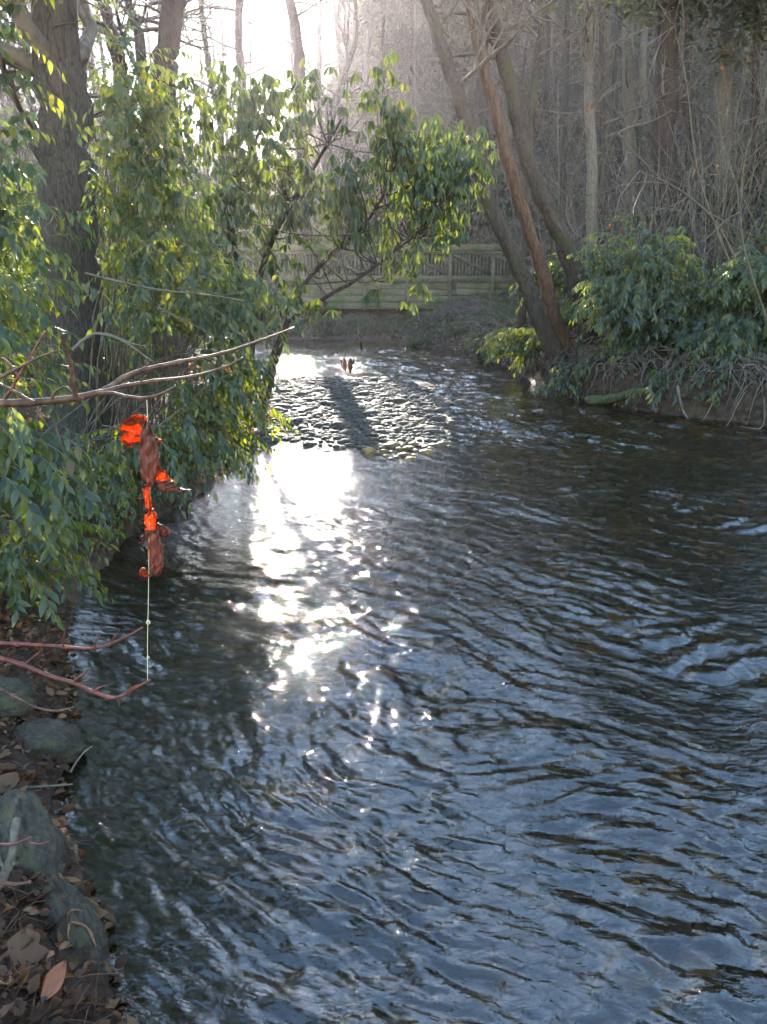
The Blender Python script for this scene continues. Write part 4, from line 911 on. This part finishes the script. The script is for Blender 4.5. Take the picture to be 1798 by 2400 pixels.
branch_thing('bare_twig', 'thin bent bare twig arching through the left shrub', [([(170, 820), (205, 790), (235, 782), (290, 800), (340, 835), (360, 848)], 3.4, .008), ([(235, 782), (260, 785), (310, 805), (345, 812)], 3.4, .005)], 'twig')
branch_thing('bare_twig', 'long thin twig crossing the sunlit leaves left of the bridge', [([(200, 640), (280, 660), (380, 680), (480, 690), (575, 705)], 5.2, .008), ([(370, 720), (430, 750), (500, 785)], 5.2, .006)], 'twig')
# brown leaf cluster hanging before the glitter
root = empty('hanging_leaves', at(815, 820, 9.5)); tag(root, 'cluster of brown wilted leaves hanging before the bright glitter', 'leaves')
mb = MB(); mb.tube(catmull([at(840, 745, 9.5), at(838, 785, 9.5), at(815, 815, 9.5), at(808, 838, 9.5)]), np.linspace(.008, .004, 19), 5); mb.tube(catmull([at(838, 785, 9.5), at(800, 830, 9.5), at(795, 845, 9.5)]), np.linspace(.005, .003, 13), 5); link('stem', mb.mesh('stem'), M['twig'], root)
me = leaf_object_mesh(leaf_base(.15, .3, .14), M['wilt'])
for px_, py_, s_, t_ in ((806, 838, .2, .15), (822, 838, .22, -.12), (798, 842, .16, .5), (830, 842, .15, -.5), (845, 800, .13, .1)):
    o = link('leaf', me); o.parent = root; Rm = frames(np.array([[t_*.6, .1, -1.]]), np.array([[.2*t_, -1., .2]]))[0]
    o.matrix_basis = Matrix.Translation((at(px_, py_, 9.5)-np.array(root.location)).tolist()) @ Matrix(Rm.tolist()).to_4x4() @ Matrix.Scale(s_, 4)
# fishing line
root = empty('fishing_line', at(344, 932, LY)); tag(root, 'thin golden fishing line from the branch to the lower red twig', 'fishing line')
line = [at(344, 930, LY), at(346, 975, LY), at(352, 1100, LY-.005), at(350, 1240, LY-.01), at(348, 1400, LY-.02), at(346, 1500, LY-.025), at(346, 1600, 1.72)]
mb = MB(); mb.tube(catmull(line), .0009, 5); link('strand', mb.mesh('strand', True), M['line'], root)
for py_, r_ in ((1459, .0045), (1541, .0028)):
    mb = MB(); q = at(347.5, py_, LY-.022)
    for a in range(3):
        th = np.linspace(0, 6.28, 12); mb.tube(np.stack([q[0]+r_*np.cos(th+a), q[1]+r_*.6*np.sin(th*2+a), q[2]+r_*np.sin(th+a)*(.6+.3*a)], -1), .0009, 5)
    link('knot', mb.mesh('knot', True), M['line'], root)
def leaf_patch(rows, Y, bulge, nu=14, per=5, seed=0, crump=.006):
    """rows of (left x, right x, y left, y right, depth offset): a curled sheet, rolled towards the viewer by bulge"""
    Rw = catmull([np.array([a, b_, c, d, e]) for a, b_, c, d, e in rows], per); V = []; g = np.random.default_rng(seed)
    ph = g.random(6)*6.28
    for kk, (a, b_, c, d, e) in enumerate(Rw):
        v = kk/(len(Rw)-1)
        for k in range(nu+1):
            u = k/nu; ca = (1-math.cos(math.pi*u))/2
            w = crump*(math.sin(17*u+5*v+ph[0])+.7*math.sin(9*v*3+11*u+ph[1])+.5*math.sin(31*u-13*v+ph[2]))
            edge = (1 if k in (0, nu) else .4 if k in (1, nu-1) else 0)*g.normal()*3.0
            V.append(at(a+(b_-a)*ca+edge, c+(d-c)*ca+(g.normal()*1.2 if kk in (0, len(Rw)-1) else 0), Y+e-bulge*math.sin(math.pi*u)+w))
    n = nu+1; F = [(i_*n+k, i_*n+k+1, (i_+1)*n+k+1, (i_+1)*n+k) for i_ in range(len(Rw)-1) for k in range(nu)]
    return np.array(V), np.array(F)
def hung(label, pieces, base):
    root = empty('hanging_leaf', base); tag(root, label, 'leaf')
    for nm, rows, bul, mt, sd in pieces:
        V, F = leaf_patch(rows, LY-.004, bul, seed=sd); o = link(nm, mesh_np(nm, V, F, True), M[mt], root)
        md = o.modifiers.new('thickness', 'SOLIDIFY'); md.thickness = .0008
    return root
hung('curled orange dead leaf hanging on the line, the upper one', [
    ('fan_lobe', [(322, 344, 970, 976, 0), (300, 345, 980, 990, .012), (291, 343, 988, 1004, .006), (281, 341, 1005, 1018, .018), (287, 338, 1016, 1026, .008), (282, 334, 1032, 1034, .016), (292, 328, 1042, 1040, .004), (302, 316, 1051, 1044, 0)], -.012, 'hung', 1),
    ('rolled_blade', [(340, 348, 985, 985, 0), (334, 357, 1010, 1010, 0), (328, 370, 1042, 1038, 0), (328, 374, 1070, 1065, 0), (330, 372, 1100, 1095, 0), (340, 366, 1128, 1124, 0), (346, 362, 1140, 1138, 0)], .022, 'hung_brown', 2),
    ('torn_lobe', [(362, 366, 1026, 1024, 0), (362, 378, 1036, 1034, .005), (366, 370, 1050, 1046, .005)], .004, 'hung', 3),
    ('tail_lobe', [(370, 374, 1092, 1092, 0), (364, 388, 1108, 1106, 0), (362, 398, 1126, 1122, .004), (364, 412, 1140, 1132, .006)], .012, 'hung', 4),
    ('tip', [(361, 400, 1128, 1126, -.003), (366, 412, 1140, 1136, -.003), (382, 424, 1150, 1146, -.002), (408, 446, 1154, 1148, 0)], .01, 'hung_brown', 5)], at(346, 975, LY))
hung('narrow orange dead leaf hanging on the line, the lower one', [
    ('strip', [(338, 350, 1136, 1136, 0), (338, 352, 1160, 1160, 0), (341, 354, 1185, 1185, 0), (347, 352, 1198, 1198, 0)], .006, 'hung', 6),
    ('upper_blade', [(348, 358, 1192, 1192, 0), (342, 366, 1208, 1206, 0), (341, 367, 1230, 1228, 0), (341, 367, 1246, 1244, 0)], .008, 'hung', 7),
    ('rolled_blade', [(342, 368, 1243, 1241, -.002), (343, 376, 1262, 1260, -.002), (346, 381, 1290, 1288, -.002), (349, 380, 1320, 1318, -.002), (348, 378, 1338, 1336, -.002), (350, 372, 1350, 1350, 0)], .014, 'hung_brown', 8),
    ('right_lobe', [(368, 370, 1228, 1226, 0), (368, 388, 1240, 1234, .003), (372, 397, 1252, 1248, .004), (388, 396, 1260, 1256, .004)], .004, 'hung_brown', 9),
    ('left_lobe', [(340, 343, 1253, 1251, 0), (329, 342, 1262, 1260, .003), (328, 341, 1274, 1268, .003)], .003, 'hung_brown', 10),
    ('curled_end', [(327, 334, 1338, 1330, 0), (329, 350, 1348, 1340, -.004), (340, 372, 1354, 1344, -.006), (352, 378, 1350, 1338, -.004)], .006, 'hung', 11)], at(350, 1195, LY))

# ------------------------------------------------------------------ haze volume added to imitate the veil of lens flare
mb = MB(); mb.box(-80, 80, -16, 130, -2.0, 58); me = mb.mesh('haze')
m, nd, lk = new_mat('haze'); pv = nd.new('ShaderNodeVolumePrincipled'); pv.inputs['Color'].default_value = (1.0, 0.88, 0.96, 1)
pv.inputs['Density'].default_value = 0.00046; pv.inputs['Anisotropy'].default_value = 0.74
o = nd.new('ShaderNodeOutputMaterial'); lk.new(pv.outputs[0], o.inputs['Volume'])
hzo = link('haze', me, m); tag(hzo, 'pale pinkish haze added for the veil of lens flare', 'haze', kind='stuff')
